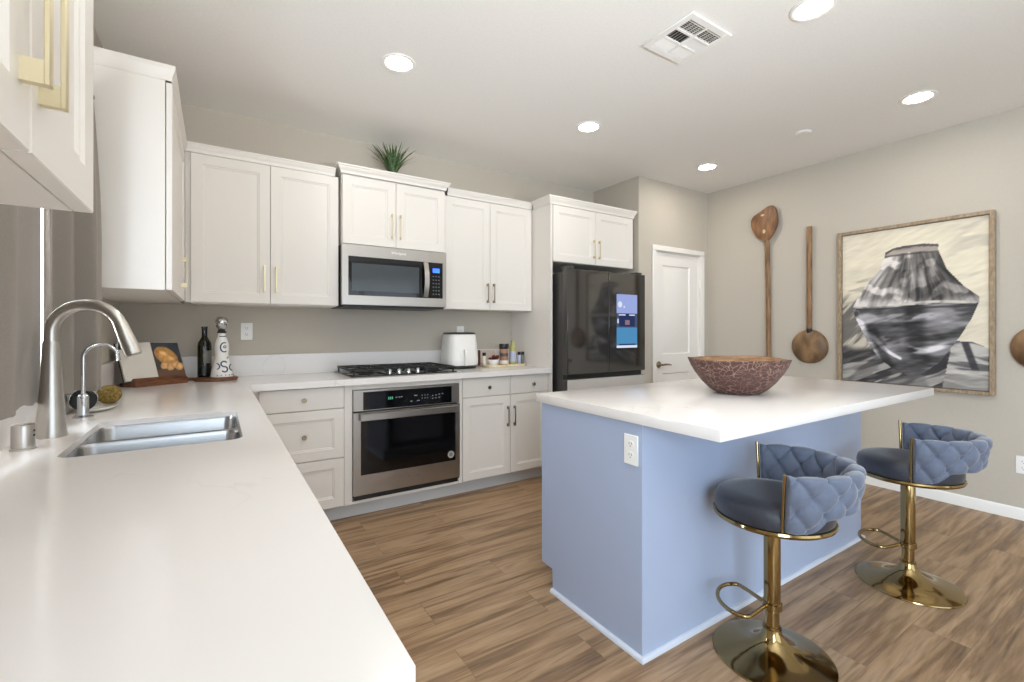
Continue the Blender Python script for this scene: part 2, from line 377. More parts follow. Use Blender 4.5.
g = G(); g.box(XL, .1, YR-.12, YR, 0, H).box(3.9, XR, YR-.12, YR, 0, H).box(.1, 3.9, YR-.12, YR, 2.32, H).box(.1, 3.9, YR-.12, YR, 0, .03); struct(g, 'wall_rear', 'wall')
# window above the sink
w = link('window_1', None, None, {'kind': 'structure'}); ORG[w.name] = Vector()
g = G()
for a in ((WY0, WY0+.05, WZ0, WZ1), (WY1-.05, WY1, WZ0, WZ1), (WY0+.05, WY1-.05, WZ0, WZ0+.05), (WY0+.05, WY1-.05, WZ1-.05, WZ1), ((WY0+WY1)/2-.02, (WY0+WY1)/2+.02, WZ0+.05, WZ1-.05)):
    g.box(XL-.09, XL-.05, *a, .002)
build(g, 'window_frame', 'trim', w)
g = G(); g.box(XL-.049, XL-.001, WY0+.0005, WY0+.006, WZ0, WZ1).box(XL-.049, XL-.001, WY1-.006, WY1-.0005, WZ0, WZ1).box(XL-.049, XL-.001, WY0, WY1, WZ1-.006, WZ1-.0005).box(XL-.049, XL-.001, WY0, WY1, WZ0+.0005, WZ0+.006); build(g, 'window_reveal', 'trim', w)
g = G(); g.box(XL-.072, XL-.068, WY0+.05, WY1-.05, WZ0+.05, WZ1-.05); build(g, 'window_pane', 'glass', w)
w = link('window_added', None, None, {'kind': 'structure'}); ORG[w.name] = Vector()  # out-of-view window, added so fill can come from the left
g = G()
for a in ((VY0, VY0+.06, VZ0, VZ1), (VY1-.06, VY1, VZ0, VZ1), (VY0+.06, VY1-.06, VZ0, VZ0+.06), (VY0+.06, VY1-.06, VZ1-.06, VZ1), ((VY0+VY1)/2-.02, (VY0+VY1)/2+.02, VZ0+.06, VZ1-.06)): g.box(XL-.09, XL-.05, *a, .002)
build(g, 'window_frame', 'trim', w)
g = G(); g.box(XL-.072, XL-.068, VY0+.06, VY1-.06, VZ0+.06, VZ1-.06); build(g, 'window_pane', 'glass', w)
# glazed garden doors at the far end of the room behind
w = link('window_2', None, None, {'kind': 'structure'}); ORG[w.name] = Vector()
g = G()
for k in range(4):
    x = .1+k*(3.8-.07)/3; g.box(x, x+.07, YR-.09, YR-.03, .03, 2.32, .002)
g.box(.17, 3.83, YR-.09, YR-.03, .03, .12).box(.17, 3.83, YR-.09, YR-.03, 2.24, 2.32)
build(g, 'window_frame', 'trim', w)
g = G(); g.box(.17, 3.83, YR-.062, YR-.058, .12, 2.24); build(g, 'window_pane', 'glass', w)
# baseboards
def baseboard(name, pts_fn, a, b):
    g = G(); prof = [(0, 0), (.013, 0), (.013, .050), (.010, .056), (.010, .064), (.004, .074), (0, .076)]
    A = [g.bm.verts.new(pts_fn(a, d, z)) for d, z in prof]; B = [g.bm.verts.new(pts_fn(b, d, z)) for d, z in prof]
    for i in range(len(prof)-1): g.bm.faces.new((A[i], A[i+1], B[i+1], B[i]))
    g.bm.faces.new(A); g.bm.faces.new(B[::-1]); struct(g, name, 'trim')
baseboard('baseboard_right', lambda t, d, z: (XR-d, t, z), YR, YD)
baseboard('baseboard_pantry', lambda t, d, z: (t, YD-d, z), 4.294, XR-.013)
# pantry door
d1 = link('door_1', None, None, {'kind': 'structure', 'label': 'white two-panel interior door in the corner past the black fridge', 'category': 'door'}); ORG[d1.name] = Vector()
g = G(); F = frontY(YD+.018)
def door_leaf(F, u0, u1, z0, z1, panels):
    """leaf with moulded recessed panels, each panel with a raised field"""
    g = G(); us = [u0, panels[0][0], panels[0][1], u1]; zs = [z0]
    for p in panels: zs += [p[2], p[3]]
    zs.append(z1)
    for i in range(3):
        for j in range(len(zs)-1):
            a, b, c, d = us[i], us[i+1], zs[j], zs[j+1]
            if i == 1 and j % 2 == 1:
                lo = lambda e, w: [g.bm.verts.new(F(x, w, z)) for x, z in ((a+e, c+e), (b-e, c+e), (b-e, d-e), (a+e, d-e))]
                seq = [lo(0, 0), lo(.010, -.010), lo(.022, -.010), lo(.045, -.003)]
                for s, t in zip(seq, seq[1:]):
                    for k in range(4): g.bm.faces.new((s[k], s[(k+1) % 4], t[(k+1) % 4], t[k]))
                g.bm.faces.new(seq[-1])
            else: g.bm.faces.new([g.bm.verts.new(F(x, 0, z)) for x, z in ((a, c), (b, c), (b, d), (a, d))])
    lo = [[g.bm.verts.new(F(x, w, z)) for x, z in ((u0, z0), (u1, z0), (u1, z1), (u0, z1))] for w in (0, -.035)]
    for k in range(4): g.bm.faces.new((lo[0][k], lo[0][(k+1) % 4], lo[1][(k+1) % 4], lo[1][k]))
    g.bm.faces.new(lo[1]); bmesh.ops.remove_doubles(g.bm, verts=g.bm.verts, dist=1e-5); return g
build(door_leaf(F, 3.548, 4.229, .01, 1.982, [(3.672, 4.092, .22, .80), (3.672, 4.092, .985, 1.862)]), 'door_leaf', 'door', d1, ang=20)
g = G()
for (a, b, c, d) in ((3.494, 3.545, 0, 1.99), (4.232, 4.290, 0, 1.99), (3.494, 4.290, 1.99, 2.040)):
    g.box(a, b, YD-.018, YD-.001, c, d, .004)
g.box(3.542, 3.547, YD, YD+.09, 0, 1.99).box(4.230, 4.235, YD, YD+.09, 0, 1.99).box(3.546, 4.231, YD, YD+.09, 1.984, 1.989)
build(g, 'door_casing', 'door', d1)
g = G(); hx, hz = 3.614, .888
g.tube([F(hx, w, hz) for w in (0, .006, .012)], [.032, .032, .024], 24); g.cyl(F(hx, .01, hz), F(hx, .055, hz), .010)
g.tube([F(hx, .05, hz), F(hx+.03, .056, hz+.003), F(hx+.08, .054, hz+.002), F(hx+.125, .05, hz-.004)], [.010, .010, .008, .006], 12)
build(g, 'door_handle', 'nickel', d1)
for z in (.25, 1.0, 1.70):
    g = G(); g.cyl((4.227, YD-.004, z-.045), (4.227, YD-.004, z+.045), .006, n=10); build(g, 'door_hinge', 'plate', d1)

# ------------------------------------------------------------------ countertop with the sink cut-out
SX0, SX1, SY0, SY1 = -.328, .066, 1.522, 2.062
ct = thing('countertop', 'white quartz L-shaped worktop with low backsplash running under the window and stove wall', 'countertop', (XL, 3.0, .914))
g = G(); YE = 3.5845
out = [(-.484, .406), (.155, .406), (.155, 2.989), (2.3025, 2.989), (2.3025, YE), (-.484, YE)]
hole = rrect(SX0, SX1, SY0, SY1, .036)
es = []
for lp in (out, hole):
    vs = [g.bm.verts.new((x, y, .914)) for x, y in lp]; es += [g.bm.edges.new((vs[i], vs[(i+1) % len(vs)])) for i in range(len(vs))]
bmesh.ops.triangle_fill(g.bm, use_beauty=True, use_dissolve=False, edges=es)
ex = bmesh.ops.extrude_face_region(g.bm, geom=list(g.bm.faces)); bmesh.ops.translate(g.bm, verts=[v for v in ex['geom'] if isinstance(v, bmesh.types.BMVert)], vec=(0, 0, -.040))
build(g, 'slab', 'quartz', ct, ang=20)
g = G(); g.box(-.464, 2.3025, 3.565, YE, .9142, 1.055, .001); build(g, 'backsplash', 'quartz', ct)
g = G(); g.box(-.484, -.464, .41, YE, .9142, 1.055, .001); build(g, 'backsplash', 'quartz', ct)
# sink
sk = thing('kitchen_sink', 'double-bowl stainless steel sink set into the white worktop', 'sink', (-.13, 1.8, .87))
g = G(); ZR = .896; bowls = [(SX0+.003, SX1-.003, SY0+.003, 1.772), (SX0+.003, SX1-.003, 1.794, SY1-.003)]
es = []
for lp in [rrect(SX0+.001, SX1-.001, SY0+.001, SY1-.001, .035)]+[rrect(*b, .034) for b in bowls]:
    vs = [g.bm.verts.new((x, y, ZR)) for x, y in lp]; es += [g.bm.edges.new((vs[i], vs[(i+1) % len(vs)])) for i in range(len(vs))]
bmesh.ops.triangle_fill(g.bm, use_beauty=True, use_dissolve=False, edges=es)
build(g, 'rim', 'sink', sk)
for b in bowls:
    g = G(); prev = None
    for (d, z, r) in ((0, ZR, .034), (.003, .885, .036), (.006, .72, .045), (.016, .695, .045), (.038, .684, .04), (.075, .681, .02)):
        cur = [g.bm.verts.new((x, y, z)) for x, y in rrect(b[0]+d, b[1]-d, b[2]+d, b[3]-d, r)]
        if prev:
            for i in range(len(cur)): g.bm.faces.new((prev[i], prev[(i+1) % len(cur)], cur[(i+1) % len(cur)], cur[i]))
        prev = cur
    g.bm.faces.new(prev); bw = build(g, 'bowl', 'sink', sk, ang=60)
    cx, cy = (b[0]+b[1])/2, (b[2]+b[3])/2
    g = G(); g.lathe([(.045, .681), (.045, .684), (.036, .685), (.030, .680), (0, .680)], (cx, cy, 0), 24); build(g, 'drain', 'chrome', bw)
# main faucet
fc = thing('kitchen_faucet', 'tall brushed steel pull-down faucet arching over the sink', 'faucet', (-.402, 1.848, .914))
fx, fy = -.402, 1.848
g = G(); g.lathe([(.036, .914), (.0365, .918), (.034, .93), (.0275, 1.02), (.0225, 1.10), (.0195, 1.185), (.0185, 1.19)], (fx, fy, 0), 32); build(g, 'body', 'faucet', fc)
PHI = R(15); FR = Matrix.Translation((fx, fy, 0)) @ Matrix.Rotation(-PHI, 4, 'Z') @ Matrix.Translation((-fx, -fy, 0))
g = G(); cx, cz, rr = fx+.085, 1.214, .085
path = [(fx, fy, 1.185), (fx, fy, 1.205)]+arc((cx, fy, cz), rr, PI, R(20), 26)
build(g.tube(path, .0165, 20).tf(FR), 'spout', 'faucet', fc)
a = R(20); tx, tz = math.sin(a), -math.cos(a); p0 = Vector((cx+rr*math.cos(a), fy, cz+rr*math.sin(a))); t = Vector((tx, 0, tz))
g = G(); g.tube([p0-t*.002, p0+t*.004, p0+t*.025, p0+t*.070, p0+t*.098, p0+t*.102], [.017, .0180, .0190, .0215, .0215, .018], 24); g.tf(FR); build(g, 'spray_head', 'faucet', fc)
g = G(); q = p0+t*.055+Vector((-tz, 0, tx))*-.0205; g.box(q.x-.004, q.x+.004, fy-.006, fy+.006, q.z-.02, q.z+.02, .002); g.tf(FR); build(g, 'spray_button', 'black', fc)
g = G(); g.cyl((fx, fy+.02, 1.03), (fx, fy+.05, 1.03), .013, .012); g.tube([(fx, fy+.045, 1.03), (fx, fy+.06, 1.05), (fx+.004, fy+.072, 1.11)], [.007, .006, .0045], 10); build(g, 'lever', 'faucet', fc)
# air gap
g = G(); g.lathe([(.0255, 0), (.0255, .004), (.023, .006), (.023, .058), (.0215, .064), (.016, .066), (0, .066)], (-.421, 1.693, .914), 28)
ag = single(g, 'air_gap', 'faucet', 'short brushed steel air gap cap on the worktop beside the tall faucet', 'air gap', (-.421, 1.693, .914))
g = G()
for k in range(2): g.sphere((-.400, 1.686-.0, .950+.012*k), .0035, u=10, v=6)
build(g, 'vent_hole', 'black', ag, local=False)
ORGS = None
# filtered-water tap
ft = thing('drinking_water_tap', 'slim chrome gooseneck tap behind the sink', 'tap', (-.395, 2.19, .914))
g = G(); g.lathe([(.029, 0), (.029, .004), (.018, .010), (.016, .02), (.016, .075), (.013, .08), (.010, .085)], (-.395, 2.19, .914), 24); build(g, 'body', 'chrome', ft)
c = (-.395+.047, 2.19, 1.125)
g = G(); g.tube([(-.395, 2.19, .99), (-.395, 2.19, 1.10)]+arc(c, .047, PI, R(15), 18)+[(-.300, 2.19, 1.113)], [.0065]*21+[.0085], 14); build(g, 'spout', 'chrome', ft)
g = G(); g.tube([(-.395, 2.175, .985), (-.395, 2.155, .990), (-.395, 2.135, .998)], [.005, .0045, .004], 8); build(g, 'lever', 'chrome', ft)
# scrubber and sponge on a dish
g = G(); g.lathe([(0, .0042), (.055, .0042), (.085, .012), (.092, .020), (.088, .021), (.07, .012), (0, .009)], (-.392, 2.39, .9105), 32, sx=.72, sy=1.3)
single(g, 'soap_dish', 'ceramic', 'oval white dish holding scrubbers behind the chrome tap', 'dish', (-.385, 2.39, .914))
sb = thing('scrubbing_brush', 'round dark scrubber with a shiny steel dome lying on the white dish', 'scrubber', (-.415, 2.335, .924))
g = G(); g.tube([(-.412, 2.30, .958), (-.419, 2.318, .962)], [.036, .038], 24); build(g, 'bristles', 'dark', sb)
g = G(); g.lathe([(.043, 0), (.045, .010), (.038, .030), (.020, .042), (0, .045)], (0, 0, 0), 28); g.tf(Matrix.Translation((-.4195, 2.3185, .9635)) @ Matrix.Rotation(R(-72), 4, 'X')); build(g, 'steel_cap', 'chrome', sb)
g = G(); g.sphere((-.365, 2.46, .963), .041, 1, 1.15, .92)
single(g, 'sponge', 'sponge', 'round olive brown sponge on the white dish beside the dark scrubber', 'sponge', (-.365, 2.46, .922))

# ------------------------------------------------------------------ base cabinets
FB = frontY(3.033); YF = 3.054
def carc(g, x0, x1, y0=YF, y1=3.583, z0=.105, z1=.8735): g.box(x0, x1, y0, y1, z0, z1, .001)
dc = thing('base_cabinet', 'white three-drawer base cabinet left of the oven', 'cabinet', (.45, 3.3, .105))
g = G(); carc(g, .207, .6845); g.box(.117, .2065, YF, YF+.018, .105, .8735); build(g, 'carcass', 'white', dc)
for (z0, z1, fl) in ((.733, .866, True), (.420, .728, False), (.110, .415, False)):
    d = build(shaker(FB, .210, .683, z0, z1, flat=fl), 'drawer', 'white', dc)
    knob(FB, .449, {.733: .797, .42: .572, .11: .262}[z0], d)
rc = thing('base_cabinet', 'white base cabinet with two drawers over two doors right of the oven', 'cabinet', (1.91, 3.3, .105))
g = G(); carc(g, 1.518, 2.3015); build(g, 'carcass', 'white', rc)
for i, (a, b) in enumerate(((1.521, 1.932), (1.936, 2.2995))):
    d = build(shaker(FB, a, b, .725, .866, flat=True), 'drawer', 'white', rc); knob(FB, (1.739, 2.150)[i], .790, d)
    d = build(shaker(FB, a, b, .110, .720), 'cabinet_door', 'white', rc); pull(FB, (1.905, 1.966)[i], .478, .632, d, 'nickel')
oc = thing('oven_cabinet', 'white cabinet surround framing the built-in oven', 'cabinet', (1.1, 3.3, .105))
g = G(); g.box(.6855, .735, 3.036, YF+.03, .105, .8735, .001).box(1.4875, 1.517, 3.036, YF+.03, .105, .8735, .001).box(.7355, 1.487, 3.036, YF+.03, .838, .8735, .001)
g.box(.6855, .70, YF+.03, 3.583, .105, .8735).box(1.505, 1.517, YF+.03, 3.583, .105, .8735).box(.70, 1.505, 3.57, 3.583, .105, .8735).box(.7355, 1.487, 3.04, 3.57, .105, .122)
build(g, 'carcass', 'white', oc)
# toe kicks
g = G(); g.box(.20, 2.3015, 3.1174, 3.135, 0, .1045); struct(g, 'trim_1', 'toe')
g = G(); g.box(.03, .045, .43, 3.115, 0, .1045); struct(g, 'trim_2', 'toe')
lr = thing('base_cabinet', 'white base cabinet run under the sink side of the worktop', 'cabinet', (-.18, 1.7, .105))
g = G(); g.box(-.483, .095, .43, .448, 0, .8735, .001).box(-.483, .095, 3.03, 3.048, .105, .8735).box(.077, .095, .448, 3.03, .105, .8735).box(-.483, .077, .448, 3.03, .105, .123); build(g, 'carcass', 'white', lr)
FX = frontX(.115)
for k in range(5):
    a = .455+k*.515; d = build(shaker(FX, a, a+.51, .112, .866), 'cabinet_door', 'white', lr); pull(FX, a+(.05 if k % 2 else .46), .66, .81, d, 'nickel')
# ------------------------------------------------------------------ wall oven
ov = thing('wall_oven', 'stainless built-in oven with dark glass door under the cooktop', 'oven', (1.11, 3.3, .125)); x0, x1 = .737, 1.4855
g = G(); g.box(x0+.012, x1-.012, 3.045, 3.55, .126, .834).box(x0, x1, 3.024, 3.044, .150, .160).box(x0+.01, x1-.01, 3.030, 3.05, .126, .148); build(g, 'body', 'black', ov)
FO = frontY(3.018)
g = G(); g.box(x0, x1, 3.018, 3.044, .700, .836, .002); cp = build(g, 'control_panel', 'steel', ov)
g = G(); g.box(x0+.062, x1-.062, 3.0155, 3.0178, .706, .822, .001); build(g, 'display_glass', 'ovenglass', cp)
g = G()
for k in range(3): g.box(x0+.225+k*.012, x0+.232+k*.012, 3.0148, 3.0153, .762, .780)
build(g, 'clock_digits', 'clock', cp)
for (a, z, w) in ((.275, .770, .010), (.295, .770, .010), (.31, .771, .012), (.405, .772, .022), (.378, .735, .014), (.425, .736, .020), (.46, .770, .006), (.48, .770, .006), (.46, .75, .006), (.48, .75, .006), (.50, .75, .006), (.50, .77, .006), (.535, .762, .010), (.56, .764, .010), (.585, .768, .010), (.61, .77, .010), (.535, .742, .010), (.56, .744, .010), (.585, .746, .010)):
    g = G(); g.box(x0+a, x0+a+w, 3.0148, 3.0153, z, z+.007); build(g, 'touch_key', 'icon', cp)
g = G(); ix0, ix1, iz0, iz1 = x0+.045, x1-.034, .288, .655
for (a, b, c, d) in ((x0, ix0, .162, .692), (ix1, x1, .162, .692), (ix0, ix1, .162, iz0), (ix0, ix1, iz1, .692)): g.box(a, b, 3.010, 3.042, c, d)
od = build(g, 'oven_door', 'steel', ov)
g = G(); g.box(ix0-.001, ix1+.001, 3.013, 3.030, iz0-.001, iz1+.001); build(g, 'window', 'ovenglass', od)
g = G(); hz = .664
g.prism([(2.968, hz-.019), (2.975, hz-.024), (2.990, hz-.022), (2.990, hz+.022), (2.975, hz+.024), (2.968, hz+.019)], 'x', x0+.034, x1-.028, .003)
for xx in (x0+.055, x1-.05): g.box(xx-.012, xx+.012, 2.988, 3.0105, hz-.015, hz+.015)
build(g, 'handle', 'steel', od)
g = G(); g.cyl((ix1-.035, 3.0128, iz0+.045), (ix1-.035, 3.0118, iz0+.045), .025, n=28); build(g, 'round_sticker', 'badge', od)
g = G(); g.box(ix1-.048, ix1-.022, 3.0110, 3.0116, iz0+.031, iz0+.059); build(g, 'sticker_mark', 'slot', od)
def lettering(txt, size, loc, rot, parent, mt):
    cu = bpy.data.curves.new('lettering', 'FONT'); cu.body = txt; cu.size = size; cu.extrude = .0004; cu.align_x = 'CENTER'; cu.align_y = 'CENTER'; cu.materials.append(M[mt])
    t = bpy.data.objects.new('lettering', cu); COL.objects.link(t); dg = bpy.context.evaluated_depsgraph_get(); me = bpy.data.meshes.new_from_object(t.evaluated_get(dg)); bpy.data.objects.remove(t)
    me.name = 'lettering'; o = link('lettering', me, parent); o.location = Vector(loc)-ORG[parent.name]; o.rotation_euler = rot; return o
lettering('Whirlpool', .020, (1.135, 3.0095, .232), (PI/2, 0, 0), od, 'slot')
# ------------------------------------------------------------------ cooktop
ck = thing('gas_cooktop', 'black gas cooktop with cast iron grates and silver knobs on the worktop', 'cooktop', (1.11, 3.3, .914)); cx0, cx1, cy0, cy1 = .735, 1.490, 3.065, 3.545
g = G(); g.box(cx0, cx1, cy0, cy1, .9145, .924, .003, 2); build(g, 'glass_base', 'blackglass', ck)
for i in range(3):
    a = cx0+.012+i*.246; b = a+.238; y0, y1 = (cy0+.015 if i != 1 else cy0+.105), cy1-.015; g = G(); zt = .962
    for (u0, u1, v0, v1) in ((a, b, y0, y0+.011), (a, b, y1-.011, y1), (a, a+.011, y0, y1), (b-.011, b, y0, y1)): g.box(u0, u1, v0, v1, zt-.014, zt, .002)
    for yy in ((y0*.7+y1*.3), (y0*.3+y1*.7)):
        g.box(a, b, yy-.005, yy+.005, zt-.012, zt); 
    xm = (a+b)/2; g.box(xm-.005, xm+.005, y0, y1, zt-.012, zt)
    for u in (a+.004, b-.014):
        for v in (y0+.002, y1-.012): g.box(u, u+.010, v, v+.010, .924, zt-.01)
    build(g, 'grate', 'iron', ck)
for (u, v, r) in ((.865, 3.18, .04), (.865, 3.42, .045), (1.112, 3.36, .055), (1.36, 3.18, .036), (1.36, 3.42, .045)):
    g = G(); g.lathe([(r+.012, 0), (r+.012, .006), (r, .008), (r, .016), (r*.8, .020), (0, .020)], (u, v, .924), 24); build(g, 'burner', 'iron', ck)
for u in (1.000, 1.068, 1.136, 1.204):
    g = G(); g.lathe([(.019, 0), (.019, .004), (.0155, .006), (.014, .028), (.012, .031), (0, .031)], (u, 3.105, .924), 20); g.box(u-.003, u+.003, 3.088, 3.122, .951, .958, .001); build(g, 'knob', 'chrome', ck)
# ------------------------------------------------------------------ wall cabinets
FU = frontY(3.255); YU = 3.276
ub = thing('wall_cabinet', 'white two-door wall cabinet left of the microwave in the corner', 'cabinet', (.28, 3.4, 1.384))
g = G(); g.box(-.124, .6985, YU, 3.583, 1.386, 2.262).box(-.150, -.1245, 3.268, 3.29, 1.386, 2.262); build(g, 'carcass', 'white', ub)
g = G(); crown(g, -.150, .676, 3.262, 2.258, 2.312); build(g, 'crown_moulding', 'white', ub)
for i, (a, b) in enumerate(((-.124, .2855), (.2885, .697))):
    d = build(shaker(FU, a, b, 1.388, 2.256), 'cabinet_door', 'white', ub); pull(FU, (.255, .320)[i], 1.460, 1.624, d, 'champagne')
g = G(); g.box(-.12, .69, 3.29, 3.57, 1.381, 1.3855); build(g, 'bottom_panel', 'white', ub)
FM = frontY(3.215)
um = thing('wall_cabinet', 'short white two-door wall cabinet above the microwave with a plant on top', 'cabinet', (1.09, 3.4, 1.8))
g = G(); g.box(.712, 1.464, 3.236, 3.583, 1.806, 2.284); build(g, 'carcass', 'white', um)
g = G(); crown(g, .712, 1.464, 3.222, 2.280, 2.338, .034, True, True); build(g, 'crown_moulding', 'white', um)
for i, (a, b) in enumerate(((.715, 1.0805), (1.0835, 1.461))):
    d = build(shaker(FM, a, b, 1.810, 2.270), 'cabinet_door', 'white', um); pull(FM, (1.052, 1.112)[i], 1.868, 2.045, d)
ur = thing('wall_cabinet', 'white two-door wall cabinet between the microwave and the fridge panel', 'cabinet', (1.88, 3.4, 1.384))
g = G(); g.box(1.4655, 2.3015, YU, 3.583, 1.386, 2.266); build(g, 'carcass', 'white', ur)
g = G(); crown(g, 1.4985, 2.300, 3.262, 2.262, 2.320); build(g, 'crown_moulding', 'white', ur)
for i, (a, b) in enumerate(((1.478, 1.8785), (1.8815, 2.293))):
    d = build(shaker(FU, a, b, 1.388, 2.258), 'cabinet_door', 'white', ur); pull(FU, (1.851, 1.909)[i], 1.443, 1.600, d, 'nickel')
# far cabinet on the window wall
FXC = frontX(-.150)
uf = thing('wall_cabinet', 'tall white wall cabinet on the window wall with its plain side beside the curtain', 'cabinet', (-.32, 2.8, 1.384))
g = G(); g.box(-.483, -.173, 2.331, 3.583, 1.386, 2.24, .001); build(g, 'carcass', 'white', uf)
g = G()
prof = [(0, 2.236), (.004, 2.236), (.004, 2.252), (.008, 2.262), (.013, 2.276), (.015, 2.280), (.015, 2.296)]
rows = [[g.bm.verts.new(p) for p in ((-.483, 2.331-o, z), (-.154+o, 2.331-o, z), (-.154+o, 3.228, z))] for o, z in prof]
for a, b in zip(rows, rows[1:]):
    for i in range(2): g.bm.faces.new((a[i], a[i+1], b[i+1], b[i]))
g.bm.faces.new(rows[-1]+[g.bm.verts.new((-.483, 3.228, 2.296))]); build(g, 'crown_moulding', 'white', uf)
d = build(shaker(FXC, 2.333, 3.225, 1.388, 2.230), 'cabinet_door', 'white', uf); pull(FXC, 2.95, 1.445, 1.602, d, 'champagne', out=.026)
# near cabinet on the window wall
un = thing('wall_cabinet', 'nearest white wall cabinet with pale gold pulls above the near end of the worktop', 'cabinet', (-.32, .62, 1.384))
FXN = frontX(-.143)
g = G(); g.box(-.483, -.165, .330, .855, 1.386, 2.24, .001); build(g, 'carcass', 'white', un)
g = G()
rows = [[g.bm.verts.new(p) for p in ((-.483, .855+o, z), (-.147+o, .855+o, z), (-.147+o, .330-o, z), (-.483, .330-o, z))] for o, z in prof]
for a, b in zip(rows, rows[1:]):
    for i in range(3): g.bm.faces.new((a[i], a[i+1], b[i+1], b[i]))
g.bm.faces.new(rows[-1]); build(g, 'crown_moulding', 'white', un)
for i, (a, b) in enumerate(((.5955, .853), (.332, .5925))):
    d = build(shaker(FXN, a, b, 1.386, 2.230, fr=.05), 'cabinet_door', 'white', un); pull(FXN, (.620, .568)[i], 1.440, 1.62, d, th=.010, out=.020)
# ------------------------------------------------------------------ refrigerator surround and refrigerator
FF = frontY(2.997)
fr = thing('refrigerator_cabinet', 'white tall panel and two-door cabinet built around the black fridge', 'cabinet', (2.8, 3.3, 0))
g = G(); g.box(2.303, 2.322, 2.998, 3.583, 0, 2.262, .001); build(g, 'side_panel', 'white', fr)
g = G(); g.box(2.3225, 3.262, 3.018, 3.583, 1.790, 2.262); build(g, 'carcass', 'white', fr)
g = G(); crown(g, 2.303, 3.270, 3.002, 2.258, 2.326, .026, True, True, yl=3.234); build(g, 'crown_moulding', 'white', fr)
for i, (a, b) in enumerate(((2.329, 2.7985), (2.8015, 3.262))):
    d = build(shaker(FF, a, b, 1.792, 2.255), 'cabinet_door', 'white', fr); pull(FF, (2.770, 2.832)[i], 1.845, 2.005, d, 'champagne')
rf = thing('refrigerator', 'black glass french-door fridge with a lit screen in its right door', 'refrigerator', (2.79, 3.2, 0))
yf = 2.830
g = G(); g.box(2.352, 3.228, 2.905, 3.54, .03, 1.690, .004).box(2.36, 3.22, 2.92, 3.5, 0, .03); build(g, 'body', 'darkgrey', rf)
def fdoor(x0, x1, z0, z1, mt, name):
    g = G(); g.box(x0, x1, yf+.004, 2.896, z0, z1, .004, 2); g.mi = 1; g.box(x0+.001, x1-.001, yf, yf+.005, z0+.001, z1-.001, .002); return build(g, name, ['darkgrey', mt], rf)
dl = fdoor(2.342, 2.7905, .866, 1.716, 'fridgeglass', 'fridge_door'); dr = fdoor(2.7945, 3.238, .866, 1.716, 'fridgeglass', 'fridge_door')
fdoor(2.342, 3.238, .440, .826, 'drawerfront', 'freezer_drawer'); fdoor(2.342, 3.238, .045, .436, 'drawerfront', 'freezer_drawer')
g = G(); g.box(2.36, 3.22, 2.86, 2.90, .828, .864); build(g, 'handle_recess', 'black', rf)
for a in (2.36, 3.15):
    g = G(); g.box(a, a+.07, 2.85, 2.94, 1.7165, 1.738, .004); build(g, 'hinge_cover', 'darkgrey', rf)
# screen
sx0, sx1, sz0, sz1 = 2.882, 3.134, 1.070, 1.532; sw, sh = sx1-sx0, sz1-sz0
g = G()
def sq(mi, a, b, c, d, w=0): g.mi = mi; g.box(sx0+a*sw, sx0+b*sw, yf-.0012-w, yf-.0002, sz0+c*sh, sz0+d*sh)
sq(0, 0, 1, .645, 1); sq(1, 0, 1, .38, .645); sq(3, 0, 1, .045, .38); sq(4, 0, 1, 0, .045)
sq(2, .12, .88, .40, .60, .0004); sq(4, .10, .42, .605, .625, .0006); sq(4, .60, .88, .605, .625, .0006); sq(2, .42, .60, .52, .64, .0008); sq(5, .40, .62, .43, .52, .0008); sq(2, .10, .92, .05, .075, .0004); sq(4, .03, .09, .46, .54, .0006)
g.mi = 4; g.cyl((sx0+.16*sw, yf-.0016, sz0+.81*sh), (sx0+.16*sw, yf-.0002, sz0+.81*sh), .026, n=24); g.cyl((sx0+.36*sw, yf-.0015, sz0+.765*sh), (sx0+.36*sw, yf-.0002, sz0+.765*sh), .009, n=12)
build(g, 'screen', ['screensky', 'screenmid', 'screendark', 'screenblue', 'screenwhite', 'screenpink'], dr, label='lit touch screen showing a pale sky over blue')
# ------------------------------------------------------------------ microwave
mw = thing('microwave', 'stainless over-the-range microwave hung above the cooktop', 'microwave', (1.08, 3.35, 1.39)); x0, x1, z0, z1, y = .704, 1.456, 1.395, 1.800, 3.180
g = G(); g.box(x0+.002, x1-.002, 3.215, 3.58, z0-.002, z1, .002); build(g, 'body', 'black', mw)
g = G(); g.box(x0+.01, x1-.01, 3.20, 3.56, z0-.016, z0-.0025, .002); build(g, 'vent_grille', 'black', mw)
cxp = 1.318
g = G(); wx0, wx1, wz0, wz1 = x0+.040, x1-.028, 1.458, 1.722
for (a, b, c, d) in ((x0, wx0, z0, z1), (wx0, cxp, z0, wz0), (wx0, cxp, wz1, z1)): g.box(a, b, y, 3.2145, c, d)
md = build(g, 'microwave_door', 'steel', mw)
g = G(); g.box(wx0-.0005, cxp-.0005, y+.002, 3.213, wz0-.0005, wz1+.0005); build(g, 'door_glass', 'blackglass', md)
g = G(); g.box(wx0+.022, cxp-.075, y+.0006, y+.0018, wz0+.030, wz1-.045, .0004); build(g, 'window', 'mwglass', md)
g = G(); zz = [wz0+.004+(wz1-wz0-.008)*i/10 for i in range(11)]
hp = [(cxp-.028, y-.012-.026*math.sin(PI*i/10), zz[i]) for i in range(11)]
for i in range(10):
    a, b = hp[i], hp[i+1]
    g.faces([(a[0]-.017, a[1], a[2]), (a[0]+.017, a[1], a[2]), (b[0]+.017, b[1], b[2]), (b[0]-.017, b[1], b[2]), (a[0]-.017, a[1]+.010, a[2]), (a[0]+.017, a[1]+.010, a[2]), (b[0]+.017, b[1]+.010, b[2]), (b[0]-.017, b[1]+.010, b[2])], [(0, 1, 2, 3), (7, 6, 5, 4), (0, 3, 7, 4), (1, 5, 6, 2)])
